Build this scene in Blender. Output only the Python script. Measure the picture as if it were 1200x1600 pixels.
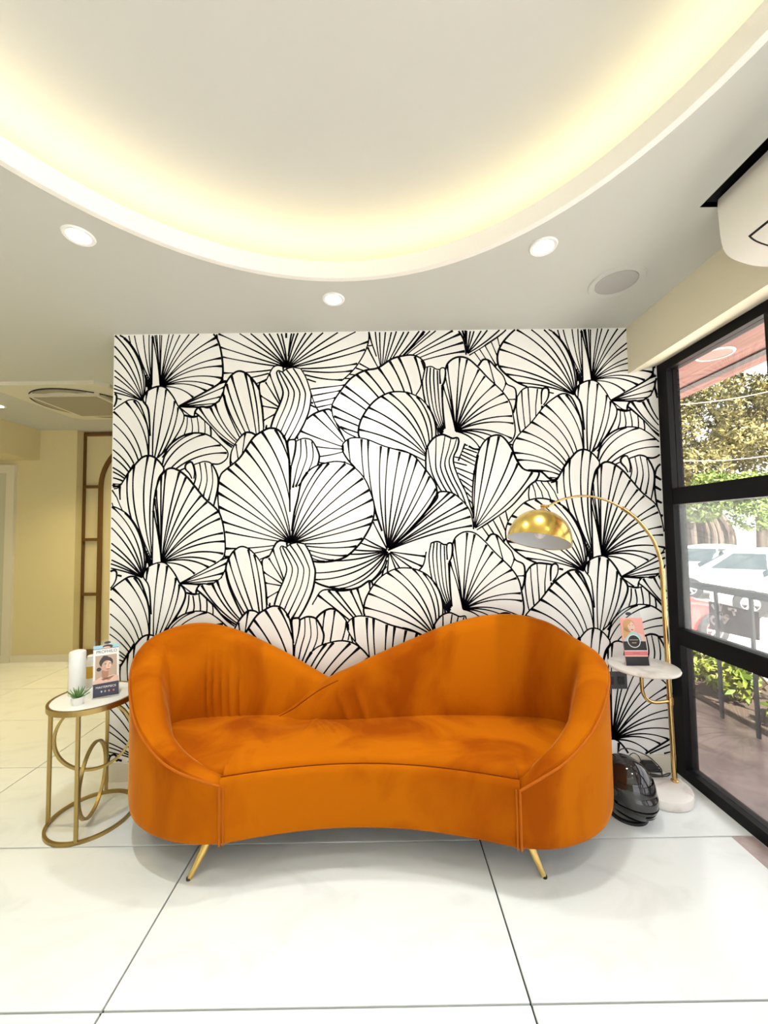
import bpy, bmesh, math, random
import numpy as np
from mathutils import Matrix, Vector

random.seed(7)
rng = np.random.default_rng(11)
PI = math.pi
scene = bpy.context.scene
for _o in list(bpy.data.objects):
    bpy.data.objects.remove(_o)
COL = scene.collection

# ------------------------------------------------------------------ camera
F, PITCH, ROLL, YAW, EYE = 606.0, .0469, .0147, .0021, 1.36      # focal in px of the 1200x1600 frame
_cy, _sy = math.cos(YAW), math.sin(YAW)
FW = np.array([_sy * math.cos(PITCH), _cy * math.cos(PITCH), math.sin(PITCH)])
_ri = np.array([_cy, -_sy, 0.0]); _up = np.cross(_ri, FW)
RI = _ri * math.cos(ROLL) - _up * math.sin(ROLL)
UP = _up * math.cos(ROLL) + _ri * math.sin(ROLL)
cam_data = bpy.data.cameras.new('camera')
cam = bpy.data.objects.new('camera', cam_data)
COL.objects.link(cam)
cam_data.sensor_fit = 'VERTICAL'
cam_data.sensor_height = 36.0
cam_data.lens = F / 1600 * 36.0
cam_data.clip_start = .02
cam_data.clip_end = 300
cam.matrix_world = Matrix(((RI[0], UP[0], -FW[0], 0), (RI[1], UP[1], -FW[1], 0), (RI[2], UP[2], -FW[2], EYE), (0, 0, 0, 1)))
scene.camera = cam

# ------------------------------------------------------------------ world, sun, exposure
world = bpy.data.worlds.new('sky'); scene.world = world
world.use_nodes = True
_bg = world.node_tree.nodes['Background']
_bg.inputs['Color'].default_value = (.93, .97, 1.0, 1)
_bg.inputs['Strength'].default_value = 2.5
sun_data = bpy.data.lights.new('sun', 'SUN'); sun = bpy.data.objects.new('sun', sun_data); COL.objects.link(sun)
sun_data.energy = 24.0; sun_data.angle = math.radians(.6); sun_data.color = (1, .95, .86)
_sd = Vector((-.11, .61, -.78)).normalized()
sun.rotation_euler = _sd.to_track_quat('-Z', 'Y').to_euler()
DOWN_W = 41.0        # watts of one downlight
COVE = 15.0           # emission of the cove strip
scene.view_settings.view_transform = 'Standard'
scene.view_settings.look = 'None'
scene.view_settings.gamma = 1
scene.view_settings.use_curve_mapping = False
scene.view_settings.exposure = .30


def ray(x, y): return FW + RI * (x - 600) / F - UP * (y - 800) / F
def onY(x, y, Y):
    d = ray(x, y); t = Y / d[1]; return np.array([0, 0, EYE]) + d * t
def onX(x, y, X):
    d = ray(x, y); t = X / d[0]; return np.array([0, 0, EYE]) + d * t
def onZ(x, y, Z):
    d = ray(x, y); t = (Z - EYE) / d[2]; return np.array([0, 0, EYE]) + d * t

# ------------------------------------------------------------------ mesh helpers
def cr(pts, n=8, closed=False):
    p = [np.array(q, float) for q in pts]
    P = [p[-1]] + p + [p[0], p[1]] if closed else [2 * p[0] - p[1]] + p + [2 * p[-1] - p[-2]]
    o = []
    for i in range(1, len(P) - 2):
        a, b, c, d = P[i - 1:i + 3]
        for k in range(n):
            t = k / n
            o.append(.5 * (2 * b + (c - a) * t + (2 * a - 5 * b + 4 * c - d) * t * t + (3 * b - a - 3 * c + d) * t ** 3))
    if not closed: o.append(p[-1])
    return np.array(o)


class MB:
    def __init__(s): s.v = []; s.f = []; s.m = []
    def add(s, v, f, mi=0):
        k = len(s.v); s.v += [tuple(map(float, q)) for q in v]
        s.f += [tuple(i + k for i in q) for q in f]; s.m += [mi] * len(f); return s
    def box(s, x0, x1, y0, y1, z0, z1, mi=0):
        v = [(x0, y0, z0), (x1, y0, z0), (x1, y1, z0), (x0, y1, z0), (x0, y0, z1), (x1, y0, z1), (x1, y1, z1), (x0, y1, z1)]
        return s.add(v, [(0, 3, 2, 1), (4, 5, 6, 7), (0, 1, 5, 4), (1, 2, 6, 5), (2, 3, 7, 6), (3, 0, 4, 7)], mi)
    def cbox(s, x0, x1, y0, y1, z0, z1, c=.003, mi=0):      # box with chamfered top and vertical edges
        def ring(i, z): return [(x0 + c + i * -c, y0, z), (x1 - c + i * c, y0, z)]
        o = lambda d, z: [(x0 + c, y0 + d, z), (x1 - c, y0 + d, z), (x1 - d, y0 + c, z), (x1 - d, y1 - c, z), (x1 - c, y1 - d, z), (x0 + c, y1 - d, z), (x0 + d, y1 - c, z), (x0 + d, y0 + c, z)]
        v = o(0, z0) + o(0, z1 - c) + o(c * .9, z1)
        f = [tuple(range(7, -1, -1)), tuple(range(16, 24))]
        for r in (0, 8):
            f += [(r + i, r + (i + 1) % 8, r + 8 + (i + 1) % 8, r + 8 + i) for i in range(8)]
        return s.add(v, f, mi)
    def prism(s, poly, z0, z1, mi=0):
        n = len(poly); v = [(x, y, z0) for x, y in poly] + [(x, y, z1) for x, y in poly]
        return s.add(v, [tuple(range(n - 1, -1, -1)), tuple(range(n, 2 * n))] + [(i, (i + 1) % n, n + (i + 1) % n, n + i) for i in range(n)], mi)
    def prismY(s, poly, y0, y1, mi=0):                       # poly in (x,z)
        n = len(poly); v = [(x, y0, z) for x, z in poly] + [(x, y1, z) for x, z in poly]
        return s.add(v, [tuple(range(n)), tuple(range(2 * n - 1, n - 1, -1))] + [(i, n + i, n + (i + 1) % n, (i + 1) % n) for i in range(n)], mi)
    def lathe(s, prof, c=(0, 0, 0), n=32, M=None, mi=0, cap=True):   # prof = [(r,z)] around z
        v = []
        for r, z in prof:
            for k in range(n):
                a = 2 * PI * k / n; v.append((r * math.cos(a), r * math.sin(a), z))
        if M is not None: v = [tuple(M @ Vector(q)) for q in v]
        v = [(x + c[0], y + c[1], z + c[2]) for x, y, z in v]
        f = [(i * n + k, i * n + (k + 1) % n, (i + 1) * n + (k + 1) % n, (i + 1) * n + k) for i in range(len(prof) - 1) for k in range(n)]
        if cap:
            f.append(tuple(range(n - 1, -1, -1))); f.append(tuple(range((len(prof) - 1) * n, len(prof) * n)))
        return s.add(v, f, mi)
    def tube(s, path, r, n=10, closed=False, mi=0):
        P = np.array(path, float); N = len(P); R = np.full(N, r) if np.isscalar(r) else np.array(r, float)
        if closed: T = np.roll(P, -1, 0) - np.roll(P, 1, 0)
        else:
            T = np.zeros_like(P); T[1:-1] = P[2:] - P[:-2]; T[0] = P[1] - P[0]; T[-1] = P[-1] - P[-2]
        T /= np.linalg.norm(T, axis=1)[:, None]
        a = np.array([0, 0, 1.0]) if abs(T[0][2]) < .9 else np.array([1.0, 0, 0])
        u = np.cross(T[0], a); u /= np.linalg.norm(u); v = []
        for i in range(N):
            u = u - T[i] * (u @ T[i]); u /= np.linalg.norm(u); w = np.cross(T[i], u)
            for k in range(n):
                g = 2 * PI * k / n; v.append(P[i] + R[i] * (u * math.cos(g) + w * math.sin(g)))
        m = N if closed else N - 1
        f = [(i * n + k, i * n + (k + 1) % n, ((i + 1) % N) * n + (k + 1) % n, ((i + 1) % N) * n + k) for i in range(m) for k in range(n)]
        if not closed: f += [tuple(range(n - 1, -1, -1)), tuple(range((N - 1) * n, N * n))]
        return s.add(v, f, mi)
    def grid(s, G, mi=0, flip=False):                        # G[i][j] points
        G = np.array(G); a, b = G.shape[:2]
        f = [(i * b + j, (i + 1) * b + j, (i + 1) * b + j + 1, i * b + j + 1) for i in range(a - 1) for j in range(b - 1)]
        if flip: f = [q[::-1] for q in f]
        return s.add(G.reshape(-1, 3), f, mi)
    def ball(s, c, r, n=16, m=10, M=None, mi=0):
        rr = (r, r, r) if np.isscalar(r) else r; v = []
        for i in range(m + 1):
            t = PI * i / m
            for k in range(n):
                g = 2 * PI * k / n; q = Vector((rr[0] * math.sin(t) * math.cos(g), rr[1] * math.sin(t) * math.sin(g), -rr[2] * math.cos(t)))
                if M is not None: q = M @ q
                v.append((q.x + c[0], q.y + c[1], q.z + c[2]))
        f = [(i * n + k, i * n + (k + 1) % n, (i + 1) * n + (k + 1) % n, (i + 1) * n + k) for i in range(m) for k in range(n)]
        return s.add(v, f, mi)
    def xf(s, M): s.v = [tuple(M @ Vector(q)) for q in s.v]; return s
    def build(s, name, mat, parent=None, smooth=False, kind=None, label=None):
        me = bpy.data.meshes.new(name); me.from_pydata(s.v, [], s.f)
        mats = mat if isinstance(mat, (list, tuple)) else [mat]
        for m in mats: me.materials.append(m)
        if len(mats) > 1: me.polygons.foreach_set('material_index', s.m)
        bm = bmesh.new(); bm.from_mesh(me)
        bmesh.ops.remove_doubles(bm, verts=bm.verts, dist=1e-6)
        bmesh.ops.recalc_face_normals(bm, faces=bm.faces)
        bm.to_mesh(me); bm.free()
        if smooth:
            me.polygons.foreach_set('use_smooth', [True] * len(me.polygons))
            try: me.set_sharp_from_angle(angle=math.radians(40))
            except Exception: pass
        return link(name, me, parent, kind, label)


WORLDM = {}
def link(name, me, parent=None, kind=None, label=None):
    o = bpy.data.objects.new(name, me); COL.objects.link(o)
    if parent is not None:
        o.parent = parent
        o.matrix_parent_inverse = WORLDM.get(parent.name, Matrix.Identity(4)).inverted()
    if kind: o['kind'] = kind
    if label: o['label'] = label
    return o
def thing(name, label, cat, loc=(0, 0, 0), group=None):
    o = bpy.data.objects.new(name, None); COL.objects.link(o); o.location = loc
    o.empty_display_size = .05
    o['label'] = label; o['category'] = cat
    if group: o['group'] = group
    WORLDM[o.name] = Matrix.Translation(Vector(loc))
    return o
def tag(o, label, cat, group=None):
    o['label'] = label; o['category'] = cat
    if group: o['group'] = group
    return o
def copy_tree(o, parent=None):
    c = o.copy(); COL.objects.link(c)
    if parent is not None:
        c.parent = parent; c.matrix_parent_inverse = o.matrix_parent_inverse.copy()
    for ch in [q for q in bpy.data.objects if q.parent == o]:
        copy_tree(ch, c)
    return c
def text_mesh(txt, size, shear=0, extrude=0):
    cu = bpy.data.curves.new('t', 'FONT'); cu.body = txt; cu.size = size; cu.align_x = 'CENTER'; cu.align_y = 'CENTER'; cu.shear = shear
    cu.extrude = extrude
    o = bpy.data.objects.new('t', cu); COL.objects.link(o)
    dg = bpy.context.evaluated_depsgraph_get(); me = bpy.data.meshes.new_from_object(o.evaluated_get(dg))
    v = [tuple(q.co) for q in me.vertices]; f = [tuple(p.vertices) for p in me.polygons]
    bpy.data.objects.remove(o); bpy.data.curves.remove(cu); bpy.data.meshes.remove(me)
    return v, f

# ------------------------------------------------------------------ materials
def mat(name, col, rough=.5, metal=0, spec=.5, **k):
    m = bpy.data.materials.new(name); m.use_nodes = True; b = m.node_tree.nodes['Principled BSDF']
    b.inputs['Base Color'].default_value = (*col, 1); b.inputs['Roughness'].default_value = rough
    b.inputs['Metallic'].default_value = metal; b.inputs['Specular IOR Level'].default_value = spec
    for a, v in k.items(): b.inputs[a.replace('_', ' ')].default_value = v
    return m
def noise_col(m, c0, c1, scale=5, detail=4, lo=.35, hi=.65, stretch=None, dist=0, coord='Object'):
    t = m.node_tree; n = t.nodes; b = n['Principled BSDF']
    tc = n.new('ShaderNodeTexCoord'); mp = n.new('ShaderNodeMapping'); nz = n.new('ShaderNodeTexNoise'); rp = n.new('ShaderNodeValToRGB')
    nz.inputs['Scale'].default_value = scale; nz.inputs['Detail'].default_value = detail; nz.inputs['Distortion'].default_value = dist
    if stretch: mp.inputs['Scale'].default_value = stretch
    rp.color_ramp.elements[0].position = lo; rp.color_ramp.elements[0].color = (*c0, 1)
    rp.color_ramp.elements[1].position = hi; rp.color_ramp.elements[1].color = (*c1, 1)
    t.links.new(tc.outputs[coord], mp.inputs[0]); t.links.new(mp.outputs[0], nz.inputs['Vector'])
    t.links.new(nz.outputs['Fac'], rp.inputs[0]); t.links.new(rp.outputs[0], b.inputs['Base Color'])
    return nz, rp
def bump(m, scale, strength, dist=.002, stretch=None):
    t = m.node_tree; n = t.nodes; b = n['Principled BSDF']
    tc = n.new('ShaderNodeTexCoord'); mp = n.new('ShaderNodeMapping'); nz = n.new('ShaderNodeTexNoise'); bp = n.new('ShaderNodeBump')
    nz.inputs['Scale'].default_value = scale; nz.inputs['Detail'].default_value = 5
    if stretch: mp.inputs['Scale'].default_value = stretch
    bp.inputs['Strength'].default_value = strength; bp.inputs['Distance'].default_value = dist
    t.links.new(tc.outputs['Object'], mp.inputs[0]); t.links.new(mp.outputs[0], nz.inputs['Vector'])
    t.links.new(nz.outputs['Fac'], bp.inputs['Height']); t.links.new(bp.outputs[0], b.inputs['Normal'])
def emit(name, col, s):
    m = bpy.data.materials.new(name); m.use_nodes = True; t = m.node_tree
    for q in list(t.nodes): t.nodes.remove(q)
    e = t.nodes.new('ShaderNodeEmission'); o = t.nodes.new('ShaderNodeOutputMaterial')
    e.inputs[0].default_value = (*col, 1); e.inputs[1].default_value = s; t.links.new(e.outputs[0], o.inputs[0]); return m
def glass(name, tint, refl=.06, haze=0.0, hazecol=(.8, .82, .84)):
    m = bpy.data.materials.new(name); m.use_nodes = True; t = m.node_tree
    for q in list(t.nodes): t.nodes.remove(q)
    n = t.nodes; o = n.new('ShaderNodeOutputMaterial'); tr = n.new('ShaderNodeBsdfTransparent'); gl = n.new('ShaderNodeBsdfGlossy'); mx = n.new('ShaderNodeMixShader')
    ge = n.new('ShaderNodeNewGeometry'); dt = n.new('ShaderNodeVectorMath'); dt.operation = 'DOT_PRODUCT'
    ab = n.new('ShaderNodeMath'); ab.operation = 'ABSOLUTE'; iv = n.new('ShaderNodeMath'); iv.operation = 'SUBTRACT'; iv.inputs[0].default_value = 1
    pw = n.new('ShaderNodeMath'); pw.operation = 'POWER'; pw.inputs[1].default_value = 5; ma = n.new('ShaderNodeMath'); ma.operation = 'MULTIPLY_ADD'; ma.inputs[1].default_value = .8; ma.inputs[2].default_value = refl * .5
    t.links.new(ge.outputs['Normal'], dt.inputs[0]); t.links.new(ge.outputs['Incoming'], dt.inputs[1]); t.links.new(dt.outputs['Value'], ab.inputs[0])
    t.links.new(ab.outputs[0], iv.inputs[1]); t.links.new(iv.outputs[0], pw.inputs[0]); t.links.new(pw.outputs[0], ma.inputs[0])
    tr.inputs[0].default_value = (*[math.sqrt(c) for c in tint], 1); gl.inputs['Roughness'].default_value = .0
    t.links.new(ma.outputs[0], mx.inputs[0]); t.links.new(tr.outputs[0], mx.inputs[1]); t.links.new(gl.outputs[0], mx.inputs[2])
    out = mx
    if haze:
        df = n.new('ShaderNodeBsdfTranslucent'); df.inputs[0].default_value = (*hazecol, 1); d2 = n.new('ShaderNodeBsdfDiffuse'); d2.inputs[0].default_value = (*hazecol, 1)
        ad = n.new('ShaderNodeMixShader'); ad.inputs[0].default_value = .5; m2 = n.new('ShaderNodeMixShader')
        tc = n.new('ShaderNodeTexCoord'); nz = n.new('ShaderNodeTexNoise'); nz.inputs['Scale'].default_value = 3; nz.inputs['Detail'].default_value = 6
        mr = n.new('ShaderNodeMapRange'); mr.inputs[1].default_value = .3; mr.inputs[2].default_value = .7; mr.inputs[3].default_value = haze * .5; mr.inputs[4].default_value = haze * 1.5
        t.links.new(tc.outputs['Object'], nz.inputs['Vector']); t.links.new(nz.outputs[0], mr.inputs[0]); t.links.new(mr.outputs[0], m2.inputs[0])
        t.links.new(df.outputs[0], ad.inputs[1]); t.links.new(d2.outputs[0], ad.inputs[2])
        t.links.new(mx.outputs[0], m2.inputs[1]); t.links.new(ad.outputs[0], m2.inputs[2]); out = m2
    t.links.new(out.outputs[0], o.inputs[0]); return m

M_paper = mat('wallpaper_white', (.88, .875, .86), .85, 0, .15)
M_ink = mat('wallpaper_ink', (.004, .0035, .006), .9, 0, .1)
M_ceil = mat('ceiling_paint', (.575, .58, .545), .8); bump(M_ceil, 180, .05, .001)
M_cove = mat('cove_paint', (.60, .60, .57), .8)
M_lip = mat('cove_lip_lit', (.93, .91, .87), .7)  # paler than the ceiling: bounce light put into the lip's colour
M_cream = mat('cream_paint', (.70, .62, .37), .75); bump(M_cream, 120, .06, .001)
M_beam = mat('beam_paint', (.80, .745, .58), .75)
M_trim = mat('trim_white', (.74, .70, .58), .5)
M_grout = mat('grout', (.018, .018, .022), .9)
M_tile = mat('floor_marble_tile', (.84, .84, .82), .16)
_nz, _rp = noise_col(M_tile, (.72, .76, .76), (.82, .855, .86), 2.2, 9, .30, .45, (1, 1.7, 1), 1.4)
M_sill = mat('pink_threshold_stone', (.42, .33, .31), .35); noise_col(M_sill, (.36, .28, .27), (.47, .38, .36), 14)
M_black = mat('black_frame', (.0035, .0035, .0045), .45, 0, .15)
M_glass = glass('clear_glass', (.93, .90, .88))
M_hazy = glass('hazy_glass', (.95, .97, .97), haze=.10)  # glare haze mixed into the pane as a pale diffuse veil
M_lowglass = glass('lower_glass', (.86, .82, .82), haze=.02, hazecol=(.75, .68, .68))
M_velvet = mat('orange_velvet', (.8, .24, .01), .8, 0, .04)
_b = M_velvet.node_tree.nodes['Principled BSDF']
_b.inputs['Sheen Weight'].default_value = .42; _b.inputs['Sheen Roughness'].default_value = .28; _b.inputs['Sheen Tint'].default_value = (1, .54, .17, 1)
noise_col(M_velvet, (.32, .062, .0007), (.50, .130, .0016), 3.0, 6, .36, .58, (1, 1.3, .6), .7); bump(M_velvet, 420, .12, .0012)
M_pipe = mat('velvet_piping', (.46, .11, .003), .8, 0, .2)
M_seam = mat('velvet_seam_shaded', (.20, .035, .001), .9, 0, .1)  # darker velvet, crease shadow put into the seam's colour
M_brass = mat('polished_brass', (.80, .57, .20), .22, 1)
M_shade = mat('brushed_brass_shade', (.74, .52, .13), .24, 1)
M_lampbrass = mat('brass_tube', (.62, .42, .17), .24, 1)
M_gold = mat('antique_gold', (.40, .285, .105), .36, 1); bump(M_gold, 60, .1, .001)
M_marble = mat('white_marble', (.85, .82, .78), .25); noise_col(M_marble, (.64, .58, .53), (.82, .78, .74), 7, 8, .3, .5, None, 1.5)
M_tabletop = mat('white_table_top', (.88, .88, .86), .2)
M_whiteplastic = mat('white_plastic', (.86, .86, .85), .35)
M_acbody = mat('ac_plastic', (.93, .91, .85), .4)
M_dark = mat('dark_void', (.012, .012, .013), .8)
M_metalgrey = mat('speaker_mesh_grey', (.42, .41, .40), .6); bump(M_metalgrey, 900, .3, .001)
M_lens = emit('downlight_lens', (1, .98, .93), 14)
M_lensw = emit('downlight_lens_warm', (1, .86, .6), 10)
M_cassette = mat('cassette_plastic', (.70, .67, .56), .5)
M_grille = mat('cassette_grille', (.36, .33, .25), .7); bump(M_grille, 300, .4, .002)
M_bronze = mat('bronze_frame', (.20, .105, .035), .4, .6)
M_blackgloss = mat('black_gloss', (.006, .006, .007), .06, 0, .6)
M_visor = mat('tinted_visor', (.02, .02, .022), .05, 0, .8)
M_blackrub = mat('black_rubber', (.015, .015, .016), .55)
M_socket = mat('grey_socket', (.06, .06, .065), .45)
M_acrylic = glass('acrylic', (.96, .97, .97))
M_led = emit('cove_led', (1, .83, .45), COVE)

# ------------------------------------------------------------------ constants of the room
D, H = 2.21, 2.52                  # feature wall, ceiling
XL, XR = -1.551, 1.60              # feature wall ends: left free end, window corner
XB, ZB, ZH = 1.4345, 2.2465, 2.29  # beam face, its lower edge, window head
YF = -3.2                          # unseen front side behind the photographer
XW = -5.2                          # far left wall
YC = 4.25                          # corridor end wall
CX, CY, CR = -.155, .70, 1.012     # ceiling cove circle
_pts = [onZ(*q, H) for q in [(0, 245), (140, 330), (300, 395), (520, 430), (700, 408), (900, 310), (1080, 165), (1200, 40)]]
_A = np.array([[2 * p[0], 2 * p[1], 1] for p in _pts]); _bb = np.array([p[0] ** 2 + p[1] ** 2 for p in _pts])
_s = np.linalg.lstsq(_A, _bb, rcond=None)[0]; CX, CY = _s[0], _s[1]; CR = math.sqrt(_s[2] + CX * CX + CY * CY)

def struct(o): o['kind'] = 'structure'; return o

# ---- floor: slab and separate tiles
floor = struct(MB().box(XW - .1, XR + .12, YF - .1, 5.3, -.12, -.010).build('floor', M_grout))
tw, td = 1.227, .586
jx, jy = .403, 1.760
tile_me = None
for i in range(-5, 2):
    for j in range(-9, 6):
        x0, x1 = jx + i * tw, jx + (i + 1) * tw; y0, y1 = jy + j * td, jy + (j + 1) * td
        if y0 < YF or y1 > 5.2 or x0 < XW - .6: continue
        xe = x1
        if x1 > XR:
            xe = 1.497 if y1 < 1.9 else XR + .02
        g = .0030
        if xe == x1:
            if tile_me is None:
                o = MB().cbox(g, tw - g, g, td - g, -.0102, 0, .0012).build('tile', M_tile, floor); tile_me = o.data
            else: o = link('tile', tile_me, floor)
            o.location = (x0, y0, 0)
        else:
            o = MB().cbox(g, xe - x0 - g, g, td - g, -.0102, 0, .0012).build('tile', M_tile, floor); o.location = (x0, y0, 0)
struct(MB().cbox(1.4995, 1.598, YF, 1.7575, -.0102, .0005, .001).build('trim_1', M_sill))

# ---- feature wall with printed paper
wall_back = struct(MB().box(XL, XR + .1, D, D + .14, 0, H).build('wall_back', M_paper))
struct(MB().cbox(XL, XR - .003, D - .012, D - .0005, 0, .097, .002).build('baseboard_back', M_trim))

def wp(x, y):
    p = onY(x, y, D); return (p[0], p[2])
PET = []
def fan(o, b, n, bend=(0, 0), r=(0, 1), rows=None, ink=1.0): PET.append(dict(o=o, b=b, n=n, bend=bend, r=r, rows=rows, ink=ink))
def strip(L, R, cap, n, rows=None): PET.append(dict(L=L, R=R, cap=cap, n=n, rows=rows))
fan([(747, 572), (755, 562), (765, 564), (775, 575), (786, 587), (792, 600), (805, 608), (806, 630), (800, 650)], (780, 625), 3)
strip([(808, 620), (807, 640), (812, 672), (820, 690)], [(847, 607), (847, 630), (845, 650), (835, 675)], [(815, 610), (825, 605), (840, 606)], 3)
fan([(846, 632), (846, 615), (848, 608), (853, 606), (857, 609), (857, 618), (854, 626), (849, 633)], (847, 634), 0)
fan([(790, 692), (803, 697), (800, 706), (785, 712), (760, 707), (748, 706)], (731, 696), 4)
fan([(692, 675), (691, 625), (692, 600), (696, 577), (702, 565), (715, 558), (730, 560), (745, 572), (762, 590), (785, 612), (797, 630), (802, 650), (805, 672), (802, 685), (795, 692), (775, 697), (745, 702), (732, 697)], (712, 674), 16, (-.02, .10), (.17, .97))
strip([(663, 575), (660, 600), (668, 640), (690, 680)], [(688, 577), (690, 600), (692, 640), (695, 670)], [(669, 573), (675, 573), (682, 577)], 4)
fan([(688, 600), (687, 580), (690, 575), (695, 576), (696, 585), (694, 597), (690, 604)], (689, 606), 0)
fan([(540, 722), (497, 722), (470, 700), (465, 685), (466, 675), (470, 665), (478, 656), (490, 647), (505, 641), (517, 641), (525, 660), (540, 690)], (548, 702), 6, (.04, -.03), (.2, .9), rows=(-1, 0))
fan([(560, 685), (540, 675), (525, 660), (519, 645), (520, 630), (535, 607), (550, 590), (570, 579), (590, 575), (612, 561), (630, 556), (645, 555), (657, 560), (664, 570), (662, 585), (657, 605), (650, 617)], (645, 705), 14, (0, -.10), (.08, .97), rows=(-1, 0))
fan([(664, 720), (632, 705), (607, 700), (575, 690), (561, 682), (562, 662), (572, 642), (587, 625), (607, 614), (625, 612), (642, 615), (660, 625), (675, 645), (682, 665), (685, 680)], (670, 716), 10, (-.03, -.15), (.35, 1))
fan([(412, 668), (410, 640), (405, 602), (415, 595), (422, 582), (427, 574), (435, 571), (450, 575)], (442, 640), 6)
strip([(432, 582), (435, 592), (441, 607), (442, 617), (437, 632), (427, 655), (420, 680)], [(470, 576), (478, 590), (484, 608), (486, 620), (482, 645), (470, 672), (455, 695)], [(435, 579), (441, 581), (447, 577), (457, 574)], 4)
strip([(828, 756), (826, 775), (832, 800)], [(868, 750), (880, 775), (895, 800)], [(832, 753), (840, 751), (852, 752)], 4)
fan([(739, 797), (738, 775), (740, 745), (746, 712), (755, 692), (767, 682), (780, 680), (790, 687), (800, 702), (807, 718), (817, 732), (830, 736), (842, 738), (838, 750), (826, 760), (800, 790), (770, 812)], (741, 826), 11, (.05, -.10), (.08, .92))
strip([(665, 720), (667, 740), (680, 765), (700, 790)], [(717, 690), (714, 702), (709, 713), (709, 725), (716, 745), (728, 770), (738, 800)], [(667, 700), (677, 685), (690, 679), (700, 682), (707, 685), (715, 684)], 5)
fan([(252, 740), (254, 725), (262, 700), (280, 684), (300, 677), (320, 678), (335, 686), (350, 699), (356, 707), (354, 717), (342, 725), (325, 724)], (245, 765), 6, (.15, .1), (.25, 1))
fan([(361, 735), (360, 720), (362, 705), (370, 690), (382, 677), (392, 676), (400, 680)], (375, 735), 3)
strip([(303, 726), (306, 745), (300, 765)], [(337, 735), (341, 748), (340, 765), (334, 790)], [(312, 723), (320, 721), (330, 724)], 3)
fan([(300, 748), (296, 740), (290, 733), (290, 727), (294, 723), (299, 722), (302, 727), (304, 738), (303, 748)], (302, 751), 0)
fan([(890, 715), (880, 732), (872, 746), (865, 750), (857, 747), (845, 737), (830, 736), (817, 732), (807, 717), (801, 697), (810, 680), (830, 660), (850, 635), (867, 621), (880, 615), (892, 620), (902, 640), (909, 662), (911, 680), (912, 712)], (905, 765), 16, (-.1, -.12), (.12, .95))
strip([(462, 690), (460, 710), (455, 730), (453, 765)], [(495, 700), (499, 715), (492, 735), (470, 760)], [(470, 686), (477, 685), (487, 688)], 3)
fan([(453, 725), (451, 705), (450, 690), (456, 687), (462, 689), (461, 705), (458, 718), (455, 729)], (454, 731), 0)
fan([(666, 862), (660, 885), (640, 900), (610, 905), (585, 915)], (608, 862), 7)
fan([(606, 860), (640, 828), (660, 805), (682, 780), (684, 770), (695, 768), (710, 772), (725, 785), (735, 800), (739, 817), (740, 827)], (607, 860), 9, (-.02, .03), (.42, 1))
fan([(604, 885), (590, 900), (575, 912), (555, 920), (535, 921), (512, 917), (490, 908), (470, 890), (480, 870), (520, 850), (560, 835), (580, 815), (590, 812)], (606, 860), 13, (.14, 0))
fan([(597, 830), (585, 795), (575, 765), (562, 740), (545, 720), (537, 708), (535, 700), (537, 692), (547, 685), (560, 684), (575, 687), (600, 697), (625, 704), (645, 711), (662, 730), (677, 750), (682, 762), (681, 775), (665, 800), (640, 828)], (606, 858), 14, (.08, -.04), (.3, .86))
fan([(456, 830), (460, 800), (465, 780), (472, 750), (487, 732), (507, 724), (527, 721), (545, 725), (560, 736), (572, 752), (580, 772), (584, 785), (585, 800), (581, 817), (572, 835), (560, 852), (540, 870), (517, 877), (490, 877), (470, 865)], (455, 849), 18, (.1, -.08), (.12, .98))
fan([(440, 862), (410, 878), (380, 885), (355, 880), (350, 850), (345, 815), (341, 785), (341, 760), (345, 742), (355, 732), (375, 715), (395, 685), (410, 674), (422, 669), (435, 672), (445, 685), (449, 700), (452, 725), (453, 800)], (455, 848), 20, (.06, -.12), (.05, .9))
fan([(178, 764), (187, 760), (200, 740), (212, 725), (222, 715), (232, 712), (242, 715), (252, 725), (256, 735), (247, 750), (240, 790)], (239, 876), 7, (.1, 0), (0, .85))
fan([(880, 890), (840, 880), (815, 868), (795, 850), (790, 835), (792, 820), (800, 805), (817, 787), (832, 780), (850, 779), (870, 785), (887, 797), (903, 820), (913, 845), (919, 870)], (914, 893), 12, (-.03, -.12), (.15, .95))
fan([(345, 875), (356, 872), (355, 882), (347, 900), (340, 909), (325, 912), (312, 914), (307, 922), (305, 928), (290, 926)], (281, 912), 6, (0, 0), (.1, .95))
fan([(238, 877), (239, 830), (240, 790), (245, 760), (253, 742), (264, 732), (277, 734), (292, 745), (307, 763), (320, 779), (339, 796), (346, 810), (350, 828), (352, 850), (351, 865), (345, 875), (320, 890), (282, 911)], (252, 880), 18, (-.02, .10), (.17, .95))
strip([(290, 926), (284, 945), (272, 970), (255, 995)], [(330, 935), (333, 957), (328, 985), (310, 1010)], [(297, 928), (305, 929), (320, 926)], 4)
fan([(236, 960), (234, 925), (231, 912), (224, 900), (232, 886), (248, 879), (260, 881), (272, 895), (280, 910), (290, 927), (283, 950), (265, 978), (248, 995)], (240, 1010), 6, (.06, -.1), (.28, .72))
fan([(385, 990), (355, 970), (333, 945), (312, 925), (307, 922), (312, 914), (320, 912), (330, 913), (347, 902)], (410, 994), 5, (.06, .08), (.55, 1))
fan([(385, 975), (368, 940), (357, 912), (353, 887), (360, 868), (370, 857), (380, 854), (392, 860), (405, 875), (412, 890), (417, 910), (421, 930), (421, 958), (416, 980)], (410, 994), 7, (.06, -.08), (.28, .75))
def ladder(L, R, n, rows=None): PET.append(dict(A=L, Z=R, n=n, rows=rows))
_front = PET; PET = []
ladder([(709, 706), (709, 725), (716, 745), (728, 770), (738, 800), (741, 820)], [(746, 708), (742, 735), (739, 760), (738, 780), (739, 800), (742, 824)], 11)
ladder([(728, 690), (722, 705), (716, 720)], [(785, 700), (760, 722), (745, 735)], 5)
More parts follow.
